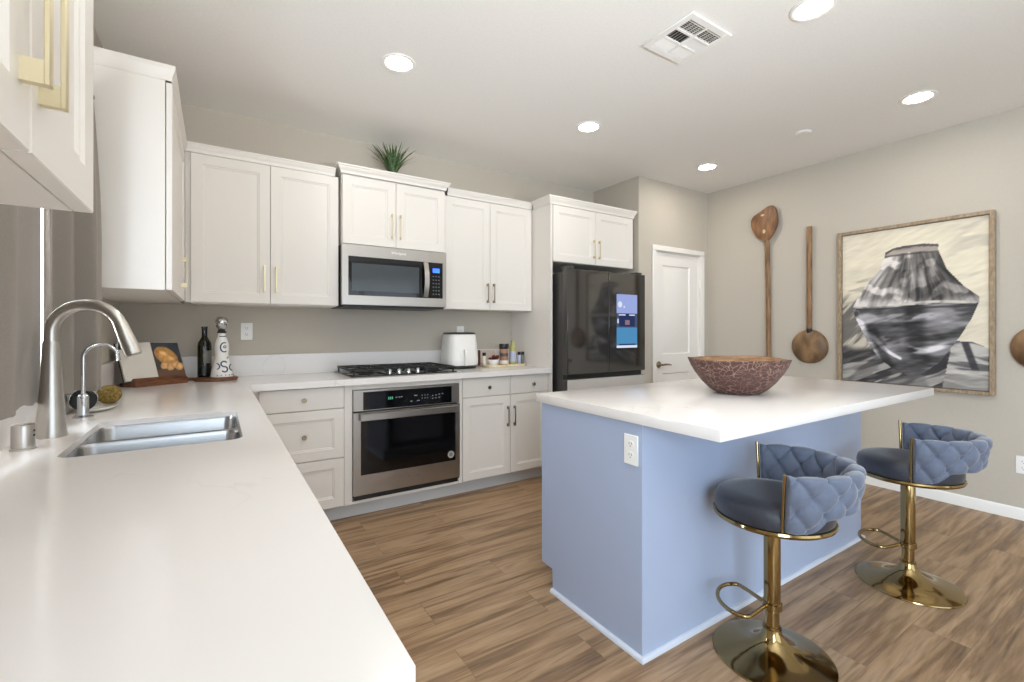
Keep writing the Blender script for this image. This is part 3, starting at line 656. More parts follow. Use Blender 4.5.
g.box(cxp-.045, cxp-.011, y-.012, y+.003, zz[0], zz[0]+.018).box(cxp-.045, cxp-.011, y-.012, y+.003, zz[-1]-.018, zz[-1])
bmesh.ops.remove_doubles(g.bm, verts=g.bm.verts, dist=1e-5); build(g, 'handle', 'steel', md)
g = G()
for (a, b, c, d) in ((cxp+.001, wx1, z0, wz0), (cxp+.001, wx1, wz1, z1), (wx1, x1, z0, z1)): g.box(a, b, y, 3.2145, c, d)
mp = build(g, 'control_panel', 'steel', mw)
g = G(); g.box(cxp+.001, wx1+.0005, y+.002, 3.213, wz0-.0005, wz1+.0005); build(g, 'panel_glass', 'blackglass', mp)
g = G(); g.box(cxp+.030, cxp+.085, y+.0008, y+.0018, wz1-.075, wz1-.042); build(g, 'display', 'display', mp)
g = G()
for i in range(6):
    for j in range(3): g.box(cxp+.030+j*.022, cxp+.041+j*.022, y+.0008, y+.0018, wz0+.028+i*.026, wz0+.035+i*.026)
build(g, 'keypad', 'icon', mp)
lettering('Whirlpool', .026, (1.09, y-.0004, 1.765), (PI/2, 0, 0), md, 'plate')

# ------------------------------------------------------------------ island
il = thing('kitchen_island', 'pale blue island with a white quartz top overhanging toward the stools', 'island', (2.27, 1.4, 0))
bx0, bx1, by0, by1 = 1.328, 3.206, 1.174, 1.800
g = G(); g.prism([(by0, 0), (1.715, 0), (1.715, .105), (by1, .105), (by1, .8735), (by0, .8735)], 'x', bx0, bx1, .0015); build(g, 'base', 'island', il)
g = G(); g.box(1.3145, 3.2306, .8525, 1.829, .874, .914, .002, 2); build(g, 'slab', 'quartz', il)
g = G(); q = [(0, 0), (.016, 0), (.0155, .006), (.012, .012), (.006, .0155), (0, .016)]
rows = []
for (o, z) in q: rows.append([g.bm.verts.new(p) for p in ((bx0-o-.0005, 1.715, z), (bx0-o-.0005, by0-o-.0005, z), (bx1+o+.0005, by0-o-.0005, z), (bx1+o+.0005, 1.715, z))])
for a, b in zip(rows, rows[1:]):
    for i in range(3): g.bm.faces.new((a[i], a[i+1], b[i+1], b[i]))
build(g, 'shoe_moulding', 'islandtrim', il, label='thin white moulding along the foot of the island')
for k in range(3):
    a = bx0+.02+k*.615; F2 = lambda u, w, z: (u, by1+w, z)
    d = build(shaker(F2, a, a+.608, .115, .865), 'cabinet_door', 'island', il); 
# outlets
def outlet(label, F, u, z, grp='wall outlets'):
    o = thing('power_outlet', label, 'outlet', F(u, 0, z), grp)
    g = G(); fbox(g, F, u-.035, u+.035, .0005, .006, z-.057, z+.057, .002); build(g, 'cover_plate', 'plate', o)
    for dz in (-.021, .021):
        g = G(); c = [F(u+.017*math.cos(2*PI*k/16), 0, z+dz+.0145*math.sin(2*PI*k/16)) for k in range(16)]
        n = Vector(F(u, 1, z))-Vector(F(u, 0, z)); A = [g.bm.verts.new(Vector(p)+n*.0055) for p in c]; B = [g.bm.verts.new(Vector(p)+n*.0075) for p in c]
        g.bm.faces.new(B)
        for i in range(16): g.bm.faces.new((A[i], A[(i+1) % 16], B[(i+1) % 16], B[i]))
        s = build(g, 'socket', 'plate', o)
        g = G()
        for du in (-.006, .006): fbox(g, F, u+du-.0012, u+du+.0012, .0076, .0080, z+dz-.001, z+dz+.008)
        fbox(g, F, u-.002, u+.002, .0076, .0080, z+dz-.009, z+dz-.005); build(g, 'slot', 'slot', s)
FBW = frontY(3.585); FRW = lambda u, w, z: (XR-w, u, z); FIL = lambda u, w, z: (bx0-w, u, z)
outlet('white outlet on the wall beside the white ceramic bottle', FBW, .174, 1.214)
outlet('white outlet partly hidden behind the top of the white air fryer', FBW, 1.772, 1.200)
outlet('white outlet low on the wall right of the blue stools', FRW, .712, .355)
outlet('white outlet on the end of the pale blue island', FIL, 1.226, .770)

# ------------------------------------------------------------------ things on the counters
# round board with two bottles
tr = thing('serving_board', 'round dark wooden board with a handle under the two bottles', 'board', (0, 3.40, .914))
g = G(); g.lathe([(.112, .0005), (.118, .004), (.118, .014), (.114, .018), (0, .018)], (.0, 3.40, .914), 48); build(g, 'disc', 'boardwood', tr)
g = G(); g.tube([(-.112, 3.41, .925), (-.145, 3.415, .925), (-.182, 3.42, .9265)], [.010, .010, .012], 12); build(g, 'handle', 'boardwood', tr)
zt = .9325
wb = thing('wine_bottle', 'dark green wine bottle on the round wooden board', 'bottle', (-.060, 3.462, zt))
g = G(); g.lathe([(.034, 0), (.0375, .004), (.0375, .19), (.035, .212), (.024, .232), (.0155, .248), (.0142, .27), (.0142, .302), (.016, .303), (.016, .312), (0, .312)], (-.060, 3.462, zt), 32); build(g, 'glass_body', 'wine', wb)
g = G(); g.lathe([(.0150, .262), (.0150, .3005), (.0168, .3015), (.0168, .3135), (0, .3137)], (-.060, 3.462, zt), 28); build(g, 'foil_capsule', 'foil', wb)
def patch(name, mt, c, r, a0, a1, z0, z1, parent, n=14):
    g = G(); A = []; B = []
    for i in range(n+1):
        a = a0+(a1-a0)*i/n; A.append(g.bm.verts.new((c[0]+r*math.cos(a), c[1]+r*math.sin(a), z0))); B.append(g.bm.verts.new((c[0]+r*math.cos(a), c[1]+r*math.sin(a), z1)))
    for i in range(n): g.bm.faces.new((A[i], A[i+1], B[i+1], B[i]))
    return build(g, name, mt, parent)
patch('label', 'label', (-.060, 3.462), .0380, R(-100), R(-5), zt+.085, zt+.165, wb)
patch('label', 'foil', (-.060, 3.462), .0380, R(-160), R(0), zt+.012, zt+.07, wb)
cb = thing('ceramic_bottle', 'white bell-shaped ceramic bottle painted with blue swirls on the wooden board', 'bottle', (.030, 3.375, zt)); bc = (.030, 3.375)
bprof = [(.052, 0), (.060, .003), (.061, .010), (.055, .045), (.046, .085), (.0375, .120), (.0370, .145), (.0400, .175), (.0385, .205), (.030, .235), (.022, .25), (.021, .268), (.0225, .270)]
g = G(); g.lathe(bprof+[(.019, .272), (0, .272)], (*bc, zt), 40); build(g, 'body', 'ceramic', cb)
g = G(); g.lathe([(.0235, .2725), (.025, .276), (.020, .286), (.017, .290), (.019, .296), (0, .296)], (*bc, zt), 24); build(g, 'neck_band', 'dark', cb)
g = G(); g.lathe([(.017, .2965), (.027, .306), (.0345, .326), (.036, .340), (.032, .358), (.020, .371), (0, .375)], (*bc, zt), 28); st = build(g, 'stopper', 'chrome', cb)
g = G()
for k in range(8):
    a = 2*PI*k/8; p = lambda r, z, da=0: (bc[0]+r*math.cos(a+da), bc[1]+r*math.sin(a+da), zt+z)
    g.faces([p(.0185, .297), p(.0365, .326, -.30), p(.0385, .346), p(.0365, .326, .30)], [(0, 1, 2, 3)])
build(g, 'petals', 'ceramic', st)
def brad(z):
    for (r0, h0), (r1, h1) in zip(bprof, bprof[1:]):
        if h0 <= z <= h1: return r0+(r1-r0)*(z-h0)/(h1-h0)
    return .03
def swirl(pts, w=.0045):
    g = G(); q = []
    for (s, z) in pts:
        r = brad(z)+.0005; a = R(-72)+s/r; q.append((bc[0]+r*math.cos(a), bc[1]+r*math.sin(a), zt+z))
    g.tube(q, w, 6); build(g, 'painted_swirl', 'cobalt', cb)
def cv(c, r, a0, a1, n=12, sx=1): return [(c[0]+sx*r*math.cos(R(a0+(a1-a0)*i/n)), c[1]+r*math.sin(R(a0+(a1-a0)*i/n))) for i in range(n+1)]
swirl(cv((-.002, .083), .016, 30, 270)+cv((-.002, .051), .016, 90, -150))
swirl(cv((.048, .06), .018, 80, 280)); swirl(cv((.002, .185), .028, 70, 300, sx=.75), .0038); swirl(cv((.004, .188), .007, 0, 330), .0025); swirl(cv((.03, .112), .012, 60, 170), .0025); swirl(cv((-.045, .07), .018, -80, 80), .0035)
swirl([(-.02+.008*i, .252) for i in range(6)], .003)
for k in range(6):
    s = -.045+.022*k; swirl([(s, .014), (s+.004, .016)], .003)
# cookbook on a wooden easel
es_ = thing('cookbook_stand', 'dark wooden easel in the counter corner holding an open book', 'book stand', (-.318, 3.345, .9145), rotz=R(33))
# local frame: x along the width, -y toward the reader
g = G(); g.prism([(-.125, 0), (.025, 0), (.025, .016), (-.085, .016), (-.085, .032), (-.098, .046), (-.125, .030)], 'x', -.135, .135, .002)
build(g, 'ledge', 'standwood', es_, local=True)
tilt = R(24); TM = Matrix.Translation((0, -.078, .020)) @ Matrix.Rotation(-tilt, 4, 'X')
g = G(); g.box(-.125, .125, .012, .024, .0, .205, .002); g.tf(TM); build(g, 'back_board', 'standwood', es_, local=True)
g = G(); g.box(-.012, .012, .0, .012, 0, .16); g.tf(Matrix.Translation((0, .030, .016)) @ Matrix.Rotation(R(4), 4, 'X')); build(g, 'prop', 'standwood', es_, local=True)
bk = thing('cookbook', 'open cookbook with a white left page and a golden bread picture on the right', 'book', (-.318, 3.345, .9145), rotz=R(33))
def page_block(x0, x1, t0, t1, z0, z1):
    g = G(); g.faces([(x0, .010, z0), (x1, .010, z0), (x1, .010, z1), (x0, .010, z1), (x0, .010-t0, z0), (x1, .010-t1, z0), (x1, .010-t1, z1), (x0, .010-t0, z1)], [(0, 1, 2, 3), (7, 6, 5, 4), (0, 4, 5, 1), (1, 5, 6, 2), (2, 6, 7, 3), (3, 7, 4, 0)]); g.tf(TM); return g
build(page_block(-.155, 0, .012, .022, .012, .235), 'page_block', 'paper', bk, local=True)
g = page_block(.001, .155, .022, .010, .012, .235); build(g, 'page_block', 'paper', bk, local=True)
g = G(); g.box(-.162, .162, .0101, .0115, .008, .240); g.tf(TM); build(g, 'cover', 'dark', bk, local=True)
nu, nv = 48, 70; s, t = np.meshgrid(np.linspace(0, 1, nu), np.linspace(0, 1, nv)); rng = np.random.default_rng(5)
def vnoise(s, t, fs, ft, seed):
    r = np.random.default_rng(seed); n = 64; T = r.random((n, n)); x = s*fs; y = t*ft
    i, j = np.floor(x).astype(int), np.floor(y).astype(int); fx, fy = x-i, y-j; fx, fy = fx*fx*(3-2*fx), fy*fy*(3-2*fy)
    g = lambda a, b: T[b % n, a % n]
    return (g(i, j)*(1-fx)+g(i+1, j)*fx)*(1-fy)+(g(i, j+1)*(1-fx)+g(i+1, j+1)*fx)*fy
img = np.ones((nv, nu, 3))*np.array((52, 46, 44)); img[t > .62] = (44, 52, 62); img[t < .22] = (96, 62, 42)
def blob(c, rx, ry, col, ang=0):
    dx, dy = s-c[0], t-c[1]; ca, sa = math.cos(ang), math.sin(ang); d = ((dx*ca+dy*sa)/rx)**2+((-dx*sa+dy*ca)/ry)**2
    k = (d < 1); v = vnoise(s, t, 14, 18, int(c[0]*100))-.5; img[k] = (np.array(col)*(1.08-.25*d[..., None])+v[..., None]*40)[k]
blob((.46, .60), .42, .26, (206, 146, 74), -.35); blob((.38, .68), .17, .07, (238, 190, 120), -.3); blob((.60, .54), .16, .06, (236, 186, 116), -.3)
for c in ((.32, .34), (.52, .30), (.72, .36), (.85, .30)): blob(c, .16, .10, (218, 166, 104), .3)
M['page'] = vcol_mat('bread_picture', .35)
pg = grid_mesh('bread_picture', nu, nv, lambda u, v: TM @ Vector((.002+.152*u, -.0125+.0120*u, .014+.219*v)), img, bk, 'page', local=True)
# air fryer
af = thing('air_fryer', 'white air fryer with a dark lid rim right of the cooktop', 'air fryer', (1.672, 3.40, .914)); ac = (1.672, 3.40)
def rsq(g, prof, c, e=.62, n=48, rot=0):
    rings = []
    for (r, z) in prof:
        ring = []
        for j in range(n):
            a = 2*PI*j/n+rot; ca, sa = math.cos(a), math.sin(a); k = (abs(ca)**(2/e)+abs(sa)**(2/e))**(-e/2) if e else 1
            ring.append(g.bm.verts.new((c[0]+r*k*ca, c[1]+r*k*sa, z)))
        rings.append(ring)
    for a, b in zip(rings, rings[1:]):
        for j in range(n): g.bm.faces.new((a[j], a[(j+1) % n], b[(j+1) % n], b[j]))
    g.bm.faces.new(rings[0][::-1]); g.bm.faces.new(rings[-1]); return g
g = G(); rsq(g, [(.118, .9145), (.125, .918), (.127, .940)], ac); build(g, 'base', 'black', af)
g = G(); rsq(g, [(.130, .9405), (.137, .950), (.138, .99), (.130, 1.10), (.122, 1.175), (.118, 1.186), (.114, 1.189)], ac); build(g, 'housing', 'fryer', af)
g = G(); rsq(g, [(.118, 1.1895), (.119, 1.197), (.112, 1.203), (.09, 1.206)], ac); build(g, 'lid_rim', 'darkgrey', af)
g = G(); dv = Vector((-.18, -.98, 0)).normalized(); rt = Vector((dv.y*-1, dv.x, 0)); hb = Vector((*ac, 0))+dv*.130+Vector((.012, 0, 0))
g.tube([hb+Vector((0, 0, 1.062))-dv*.02, hb+dv*.030+Vector((0, 0, 1.060)), hb+dv*.036+Vector((0, 0, 1.03)), hb+dv*.036+Vector((0, 0, .965)), hb+dv*.03+Vector((0, 0, .952)), hb+Vector((0, 0, .955))-dv*.012], [.012, .013, .014, .014, .012, .010], 14); build(g, 'basket_handle', 'fryer', af)
# spice tray
st = single(rsq(G(), [(.6*.1, .9145), (.066, .9155), (.070, .934), (.067, .934), (.063, .921), (.02, .920)], (0, 0), .35), 'spice_tray', 'tray', 'low cream oval tray full of seasonings beside the white fridge panel', 'tray', (0, 0, .914))
for v in st.data.vertices: v.co.x *= 2.9; v.co.y *= 1.1
st.location = (2.075, 3.36, .914); zt = .9218
sj = thing('seasoning_jar', 'tall seasoning jar with a black lid standing in the tray', 'jar', (2.068, 3.345, zt)); c = (2.068, 3.345, zt)
g = G(); g.lathe([(.036, 0), (.038, .003), (.038, .135), (.034, .142)], c, 28); build(g, 'glass', 'amber', sj)
g = G(); g.lathe([(.040, .1425), (.041, .145), (.041, .180), (.038, .184), (0, .184)], c, 28); build(g, 'lid', 'black', sj)
g = G(); g.lathe([(.0385, .015), (.0385, .045)], c, 28, caps=False); build(g, 'label', 'paper', sj)
g = G(); g.lathe([(.0385, .078), (.0385, .105)], c, 28, caps=False); build(g, 'label', 'darkgrey', sj)
ob = thing('oil_bottle', 'oil bottle with a yellow-green shoulder and pale blue label in the tray', 'bottle', (2.160, 3.350, zt)); c = (2.160, 3.350, zt)
g = G(); g.lathe([(.027, 0), (.029, .003), (.029, .150), (.020, .172), (.012, .182), (.012, .200)], c, 24); build(g, 'glass', 'oil', ob)
g = G(); g.lathe([(.0295, .030), (.0295, .120)], c, 24, caps=False); build(g, 'label', 'bluelabel', ob)
g = G(); g.lathe([(.0135, .2005), (.014, .203), (.014, .216), (0, .218)], c, 20); build(g, 'cap', 'oil', ob)
def tiny(label, x, y, h, r, mt):
    o = thing('spice_bottle', label, 'bottle', (x, y, zt), 'small black-capped spice bottles')
    g = G(); g.lathe([(r*.94, 0), (r, .002), (r, h*.7), (r*.8, h*.76)], (x, y, zt), 20); build(g, 'glass', mt, o)
    g = G(); g.lathe([(r*.9, h*.765), (r*.95, h*.78), (r*.95, h), (0, h)], (x, y, zt), 20); build(g, 'cap', 'black', o)
tiny('small black-capped spice bottle nearest the oil bottle', 2.2235, 3.345, .112, .0150, 'bluelabel')
tiny('small black-capped spice bottle at the fridge panel end of the tray', 2.2605, 3.345, .112, .0150, 'label')
tiny('small black-capped spice bottle at the air fryer end of the tray', 1.892, 3.375, .112, .016, 'paper')
g = G(); c = (1.955, 3.330, zt); g.lathe([(.026, 0), (.028, .003), (.046, .040), (.050, .056), (.047, .056), (.043, .040), (0, .012)], c, 28)
cu = single(g, 'small_bowl', 'ceramic', 'little white bowl of dark red peppers in the tray', 'bowl', c)
rnd = random.Random(4); pepper = None
for k, (dx, dy, dz) in enumerate(((-.012, -.016, .046), (.024, -.008, .052), (-.022, .022, .054), (.014, .024, .060), (.004, -.002, .078), (.044, .012, .074))):
    if pepper is None:
        g = G(); g.sphere((0, 0, 0), .0165, 1.15, 1, .9, 16, 10); pepper = single(g, 'dried_pepper', 'pepper', 'dark red dried pepper heaped in the little white bowl', 'pepper', (0, 0, 0), 'dried peppers in the white bowl'); q = pepper
    else:
        q = pepper.copy(); COL.objects.link(q)
    q.location = (c[0]+dx, c[1]+dy, c[2]+dz); q.rotation_euler = (rnd.random(), rnd.random(), rnd.random()*3)
sbd = thing('chopping_board', 'small pale board with a dark edge standing between the air fryer and tray', 'board', (1.93, 3.53, .914))
g = G(); g.box(1.9415, 2.09, 3.532, 3.545, .9145, 1.045, .002); build(g, 'panel', 'pinkboard', sbd)
g = G(); g.box(1.924, 1.941, 3.528, 3.549, .9145, 1.048, .002); build(g, 'edge_strip', 'boardedge', sbd)
# bowl on the island
bw = thing('wooden_bowl', 'wide dark carved wooden bowl with crackled veins on the island', 'bowl', (2.165, 1.310, .914)); c = (2.165, 1.310, .9145)
def wav(g, amp):
    for v in g.bm.verts:
        a = math.atan2(v.co.y-c[1], v.co.x-c[0]); h = (v.co.z-c[2])/.17
        v.co.z += amp*max(0, h)**2*(math.sin(3*a+.6)+.6*math.sin(5*a+1.9)); k = 1+.012*max(0, h)*math.sin(2*a+1); v.co.x = c[0]+(v.co.x-c[0])*k; v.co.y = c[1]+(v.co.y-c[1])*k
    return g
g = G(); g.lathe([(.085, 0), (.10, .002), (.128, .020), (.165, .056), (.197, .098), (.218, .133), (.230, .160), (.233, .166), (.230, .170), (.224, .168)], c, 72); 
g.bm.faces.ensure_lookup_table(); bmesh.ops.delete(g.bm, geom=[f for f in g.bm.faces if len(f.verts) > 10 and f.calc_center_median().z > 1.0], context='FACES')
build(wav(g, .0030), 'shell', 'bowl', bw)
g = G(); g.lathe([(.224, .168), (.205, .130), (.180, .090), (.145, .050), (.10, .024), (0, .018)], c, 72, caps=False); build(wav(g, .0030), 'hollow', 'bowlin', bw, label='lighter brown inside of the bowl')

# plant on the cabinet
pl = thing('grass_plant', 'tufted green grass plant on top of the cabinet over the microwave', 'plant', (1.115, 3.40, 2.339))
pz = 2.3385; pc = (1.115, 3.385)
g = G(); g.lathe([(.045, 0), (.055, .004), (.062, .045), (.058, .045), (.052, .036), (0, .034)], (*pc, pz), 28); build(g, 'pot', 'pot', pl)
g = G(); rnd = random.Random(11)
for k in range(74):
    a = 2*PI*rnd.random(); sp = rnd.uniform(.15, 1.0); ln = rnd.uniform(.19, .26)*(1.0-.05*sp); w = rnd.uniform(.007, .011)
    d = Vector((math.cos(a), math.sin(a), 0)); sd = Vector((-math.sin(a), math.cos(a), 0)); base = Vector((*pc, pz+.035))+d*.025*rnd.random(); prev = None
    for i in range(7):
        f = i/6; ang = R(8)+sp*R(34)*f+sp*R(10); hgt = ln*f*math.cos(ang*.9); outd = ln*f*math.sin(ang)
        p = base+d*outd+Vector((0, 0, min(hgt, .255))); p.y = min(p.y, 3.575); ww = w*(1-f**2.2)*(.7+.6*f) if i < 6 else .0006
        cur = (g.bm.verts.new(p-sd*ww), g.bm.verts.new(p+Vector((0, 0, -.25*ww))), g.bm.verts.new(p+sd*ww))
        if prev:
            g.bm.faces.new((prev[0], prev[1], cur[1], cur[0])); g.bm.faces.new((prev[1], prev[2], cur[2], cur[1]))
        prev = cur
build(g, 'foliage', 'leaf', pl, recalc=False, ang=80)

# ------------------------------------------------------------------ right wall
pe = thing('wooden_peel', 'long wooden peel with a rounded blade hung on the wall above the bowl', 'peel', (XR, 2.35, 1.2))
ol = [(2.312, 2.376), (2.268, 2.350), (2.250, 2.275), (2.246, 2.185), (2.292, 2.095), (2.326, 2.058), (2.352, 2.048), (2.395, 2.060), (2.440, 2.098), (2.482, 2.165), (2.496, 2.225), (2.488, 2.285), (2.450, 2.308), (2.380, 2.340)]
def smooth_loop(p, it=2):
    for _ in range(it): p = [q for a, b in zip(p, p[1:]+p[:1]) for q in ((.75*a[0]+.25*b[0], .75*a[1]+.25*b[1]), (.25*a[0]+.75*b[0], .25*a[1]+.75*b[1]))]
    return p
ol = [(y-.018, z+.008) for y, z in ol]
g = G(); g.prism(smooth_loop(ol), 'x', XR-.055, XR-.030, .006, 2); build(g, 'blade', 'peel', pe)
g = G(); g.tube([(XR-.040, 2.334, 2.118), (XR-.030, 2.332, 2.0), (XR-.026, 2.326, 1.5), (XR-.026, 2.320, .70)], [.018, .021, .022, .021], 14); build(g, 'handle', 'handlewood', pe)
g = G()
for (y, z, ry, rz) in ((2.364, 2.300, .016, .010), (2.350, 2.146, .013, .020)): g.prism([(y+ry*math.cos(2*PI*k/12)*(1+.2*math.sin(k*2.3)), z+rz*math.sin(2*PI*k/12)) for k in range(12)], 'x', XR-.0562, XR-.0555)
build(g, 'worn_patch', 'patch', pe)
def ladle(name_label, yc, zc, ztop, r=.147):
    la = thing('wooden_ladle', name_label, 'ladle', (XR, yc, zc), 'round wooden ladles on the wall')
    g = G(); g.lathe([(0, .062), (r*.35, .060), (r*.7, .050), (r*.9, .034), (r*.985, .018), (r, .006), (r*.98, .0), (0, .0)], (0, 0, 0), 48); g.tf(Matrix.Translation((XR-.003, yc, zc)) @ Matrix.Rotation(R(-90), 4, 'Y')); build(g, 'round_pan', 'ladle', la)
    g = G(); g.box(XR-.040, XR-.014, yc-.024, yc+.016, zc+r-.012, ztop, .006, 2); build(g, 'handle', 'handlewood', la)
    g = G(); g.tube([(XR-.02, yc-.004, zc+r-.03), (XR-.032, yc-.004, zc+r+.012)], [.026, .021], 14); build(g, 'collar', 'dark', la)
ladle('round wooden ladle with a long upright handle left of the pot painting', 1.975, 1.080, 2.125)
ladle('round wooden ladle partly visible right of the pot painting', .624, 1.110, 2.15)
# painting
pt = thing('framed_painting', 'large framed charcoal painting of a clay pot on the wall behind the island', 'painting', (XR, 1.29, 1.4))
y0, y1, z0, z1 = .835, 1.744, .787, 2.020; fw = .024
g = G()
for (a, b, c, d) in ((y0, y0+fw, z0, z1), (y1-fw, y1, z0, z1), (y0+fw, y1-fw, z0, z0+fw), (y0+fw, y1-fw, z1-fw, z1)): g.box(XR-.052, XR-.002, a, b, c, d, .0015)
build(g, 'frame', 'frame', pt)
g = G(); g.box(XR-.030, XR-.003, y0+fw+.0005, y1-fw-.0005, z0+fw+.0005, z1-fw-.0005); build(g, 'backing', 'frameinner', pt)
nu, nv = 190, 260; s, t = np.meshgrid(np.linspace(0, 1, nu), np.linspace(0, 1, nv))
def inside(poly, s, t):
    c = np.zeros(s.shape, bool); n = len(poly)
    for i in range(n):
        (xa, ya), (xb, yb) = poly[i], poly[i-1]
        if ya == yb: continue
        c ^= ((ya > t) != (yb > t)) & (s < (xb-xa)*(t-ya)/(yb-ya)+xa)
    return c
def streak(ang, fa, fb, seed, ss=None, tt=None):
    ss = s if ss is None else ss; tt = t*1.38 if tt is None else tt; ca, sa = math.cos(ang), math.sin(ang); u = ss*ca+tt*sa+5; v = -ss*sa+tt*ca+5
    u = u+.06*vnoise(ss+3, tt+3, 5, 5, seed+9); v = v+.03*vnoise(ss+3, tt+3, 6, 6, seed+19)
    return .55*vnoise(u, v, fa, fb, seed)+.3*vnoise(u, v, fa*2.1, fb*2.1, seed+1)+.15*vnoise(u, v, fa*4, fb*4, seed+2)
def sm(a, b, x): q = np.clip((x-a)/(b-a), 0, 1); return q*q*(3-2*q)
def mixc(img, col, k): return img*(1-k[..., None])+np.array(col, float)*k[..., None]
img = np.ones((nv, nu, 3))*np.array((228, 218, 196.)); img = mixc(img, (212, 203, 184), sm(.45, .75, streak(.06, 2.5, 15, 21))*.6)
img = mixc(img, (150, 143, 134), sm(.56, .70, streak(.12, 2.5, 16, 31))*sm(.42, .05, s)*sm(.45, .6, t)*sm(.98, .8, t)*.6)
img = mixc(img, (168, 160, 150), sm(.58, .72, streak(.1, 3, 14, 33))*sm(.7, .9, s)*sm(.5, .62, t)*.4)
lowl = sm(.0, .12, (.64+.05*np.sin(9*s)-t)-.55*s)*(s < .75); img = mixc(img, (112, 107, 102), lowl*(.25+.75*sm(.36, .60, streak(.9, 3, 24, 41))))
base = sm(.25, .20, t+.05*(vnoise(s, t, 9, 2, 8)-.5))*sm(.86, .78, s); bn = streak(.5, 3, 15, 51); img = mixc(img, (46, 44, 46), base*.92); img = mixc(img, (182, 178, 172), base*sm(.53, .66, bn)*.85); img = mixc(img, (104, 101, 100), base*sm(.44, .56, streak(.3, 4, 20, 53))*.6)
bxm = inside([(.79, .283), (.90, .28), (.965, .257), (1.01, .236), (1.01, -.1), (.70, -.1)], s, t); bxn = streak(-.15, 3, 24, 61); img = np.where(bxm[..., None], mixc(np.ones_like(img)*np.array((96, 94, 95.)), (190, 186, 180), sm(.42, .62, bxn)), img)
img = mixc(img, (52, 50, 54), bxm*sm(.030, .015, np.abs(s-(.86+(.28-t)*.38)))*sm(.08, .13, t)*.9); img = mixc(img, (206, 200, 192), bxm*sm(.018, .006, np.abs(t-.10))*.8); img = mixc(img, (160, 156, 150), bxm*sm(.095, .07, t)*.7)
neck = inside([(.338, .845), (.293, .742), (.186, .644), (.116, .553), (.085, .50), (.945, .505), (.942, .542), (.85, .611), (.754, .711), (.692, .845)], s, t)
cx = .515; wob = .10*(vnoise(s, t, 4, 5, 70)-.5); ang = np.arctan2(s-cx, (1.06-t))+wob; rad = np.hypot(s-cx, 1.06-t)
nn = .45*vnoise(ang+4, rad, 11, 5, 71)+.35*vnoise(ang+4, rad, 24, 9, 72)+.2*vnoise(ang+4, rad, 50, 16, 73); tone = 122+190*(nn-.5); tone = tone-34*sm(.5, .8, s)+58*sm(.42, .12, s)
tone += 85*sm(.55, .70, streak(1.0, 7, 9, 75))*sm(.70, .35, s)+60*sm(.60, .72, streak(-.5, 8, 8, 77)); tone -= 60*sm(.56, .68, streak(.9, 5, 9, 79))*sm(.35, .55, s); tone += 60*sm(.565, .52, t); tone = np.clip(tone, 44, 232)
ncol = np.stack([tone*1.0, tone*.965, tone*.94], -1); img = np.where(neck[..., None], ncol, img)
lip = inside([(.335, .853), (.395, .875), (.47, .882), (.548, .884), (.62, .880), (.701, .868), (.694, .820), (.60, .836), (.50, .838), (.40, .832), (.338, .815)], s, t); ln = streak(.05, 4, 20, 81)
img = np.where(lip[..., None], np.ones_like(img)*np.array((140, 130, 122.))+90*(ln[..., None]-.5), img); lb = lip & ~inside([(.34, .835), (.395, .862), (.548, .870), (.694, .856), (.694, .80), (.34, .80)], s, t); img = mixc(img, (72, 66, 66), lb*.8)
img = mixc(img, (78, 72, 72), neck*sm(.008, .003, np.abs(t-(.828-.03*(2*s-1)**2)))*.7)
body = inside([(.083, .505), (.10, .44), (.147, .361), (.215, .25), (.293, .158), (.38, .105), (.48, .068), (.575, .066), (.704, .149), (.826, .301), (.896, .405), (.942, .505)], s, t)
b1 = streak(.06, 4, 20, 91); b2 = streak(-.75, 4, 11, 95); b3 = streak(.15, 7, 34, 96); tone = 80+80*(b1-.5)+50*(b2-.5)+60*(b3-.5); tone += 75*sm(.50, .62, streak(.3, 4, 12, 93))*sm(.60, .30, s)*sm(.12, .2, t); tone += 34*sm(.5, .7, s)*sm(.48, .62, b1)
tone -= 44*sm(.10, .03, np.abs(s-.56+.12*(t-.3)+.05*(vnoise(s, t, 2, 7, 98)-.5)))*sm(.12, .2, t)
tone += 125*sm(.54, .66, streak(.05, 5, 14, 97))*sm(.385, .43, t)*sm(.75, .5, s); tone += 150*sm(.030, .006, np.abs((t-.07)-(.55-s)*.80-.10*(vnoise(s, t, 9, 9, 14)-.3)))*sm(.20, .26, s)*sm(.60, .5, s)*sm(.38, .52, streak(-.8, 5, 14, 99))
tone += 130*sm(.030, .008, np.abs(t-.235+.02*np.sin(14*s)-.5*(s-.66)**2))*sm(.48, .55, s)*sm(.80, .70, s)*sm(.36, .52, b1); edge = sm(.05, .01, (s-.083)-np.maximum(0, .505-t)*.52)*sm(.2, .36, t); tone += 110*edge*sm(.35, .5, b2)
dk = sm(.015, .05, (s-.10)-np.maximum(0, .5-t)*.50)*sm(.13, .08, (s-.10)-np.maximum(0, .5-t)*.50)*sm(.40, .34, t); tone = np.clip(tone*(1-.55*dk), 30, 235)
bcol = np.stack([tone*.985, tone*.965, tone*.985], -1); img = np.where(body[..., None], bcol, img)
img = mixc(img, (206, 200, 192), sm(.012, .004, np.abs(t-.508+.012*np.sin(7*s)))*(s > .09)*(s < .93)*(.4+.6*sm(.4, .6, streak(.02, 8, 9, 101))))
img = mixc(img, (48, 44, 48), sm(.010, .003, np.abs(t-.488))*(s > .11)*(s < .93)*.7)
img += 26*(streak(.4, 9, 50, 111)-.5)[..., None]
M['paint'] = vcol_mat('charcoal_painting', .7)
grid_mesh('canvas', nu, nv, lambda u, v: (XR-.034, y1-fw-.004-(y1-y0-2*fw-.008)*u, z0+fw+.004+(z1-z0-2*fw-.008)*v), img, pt, 'paint')

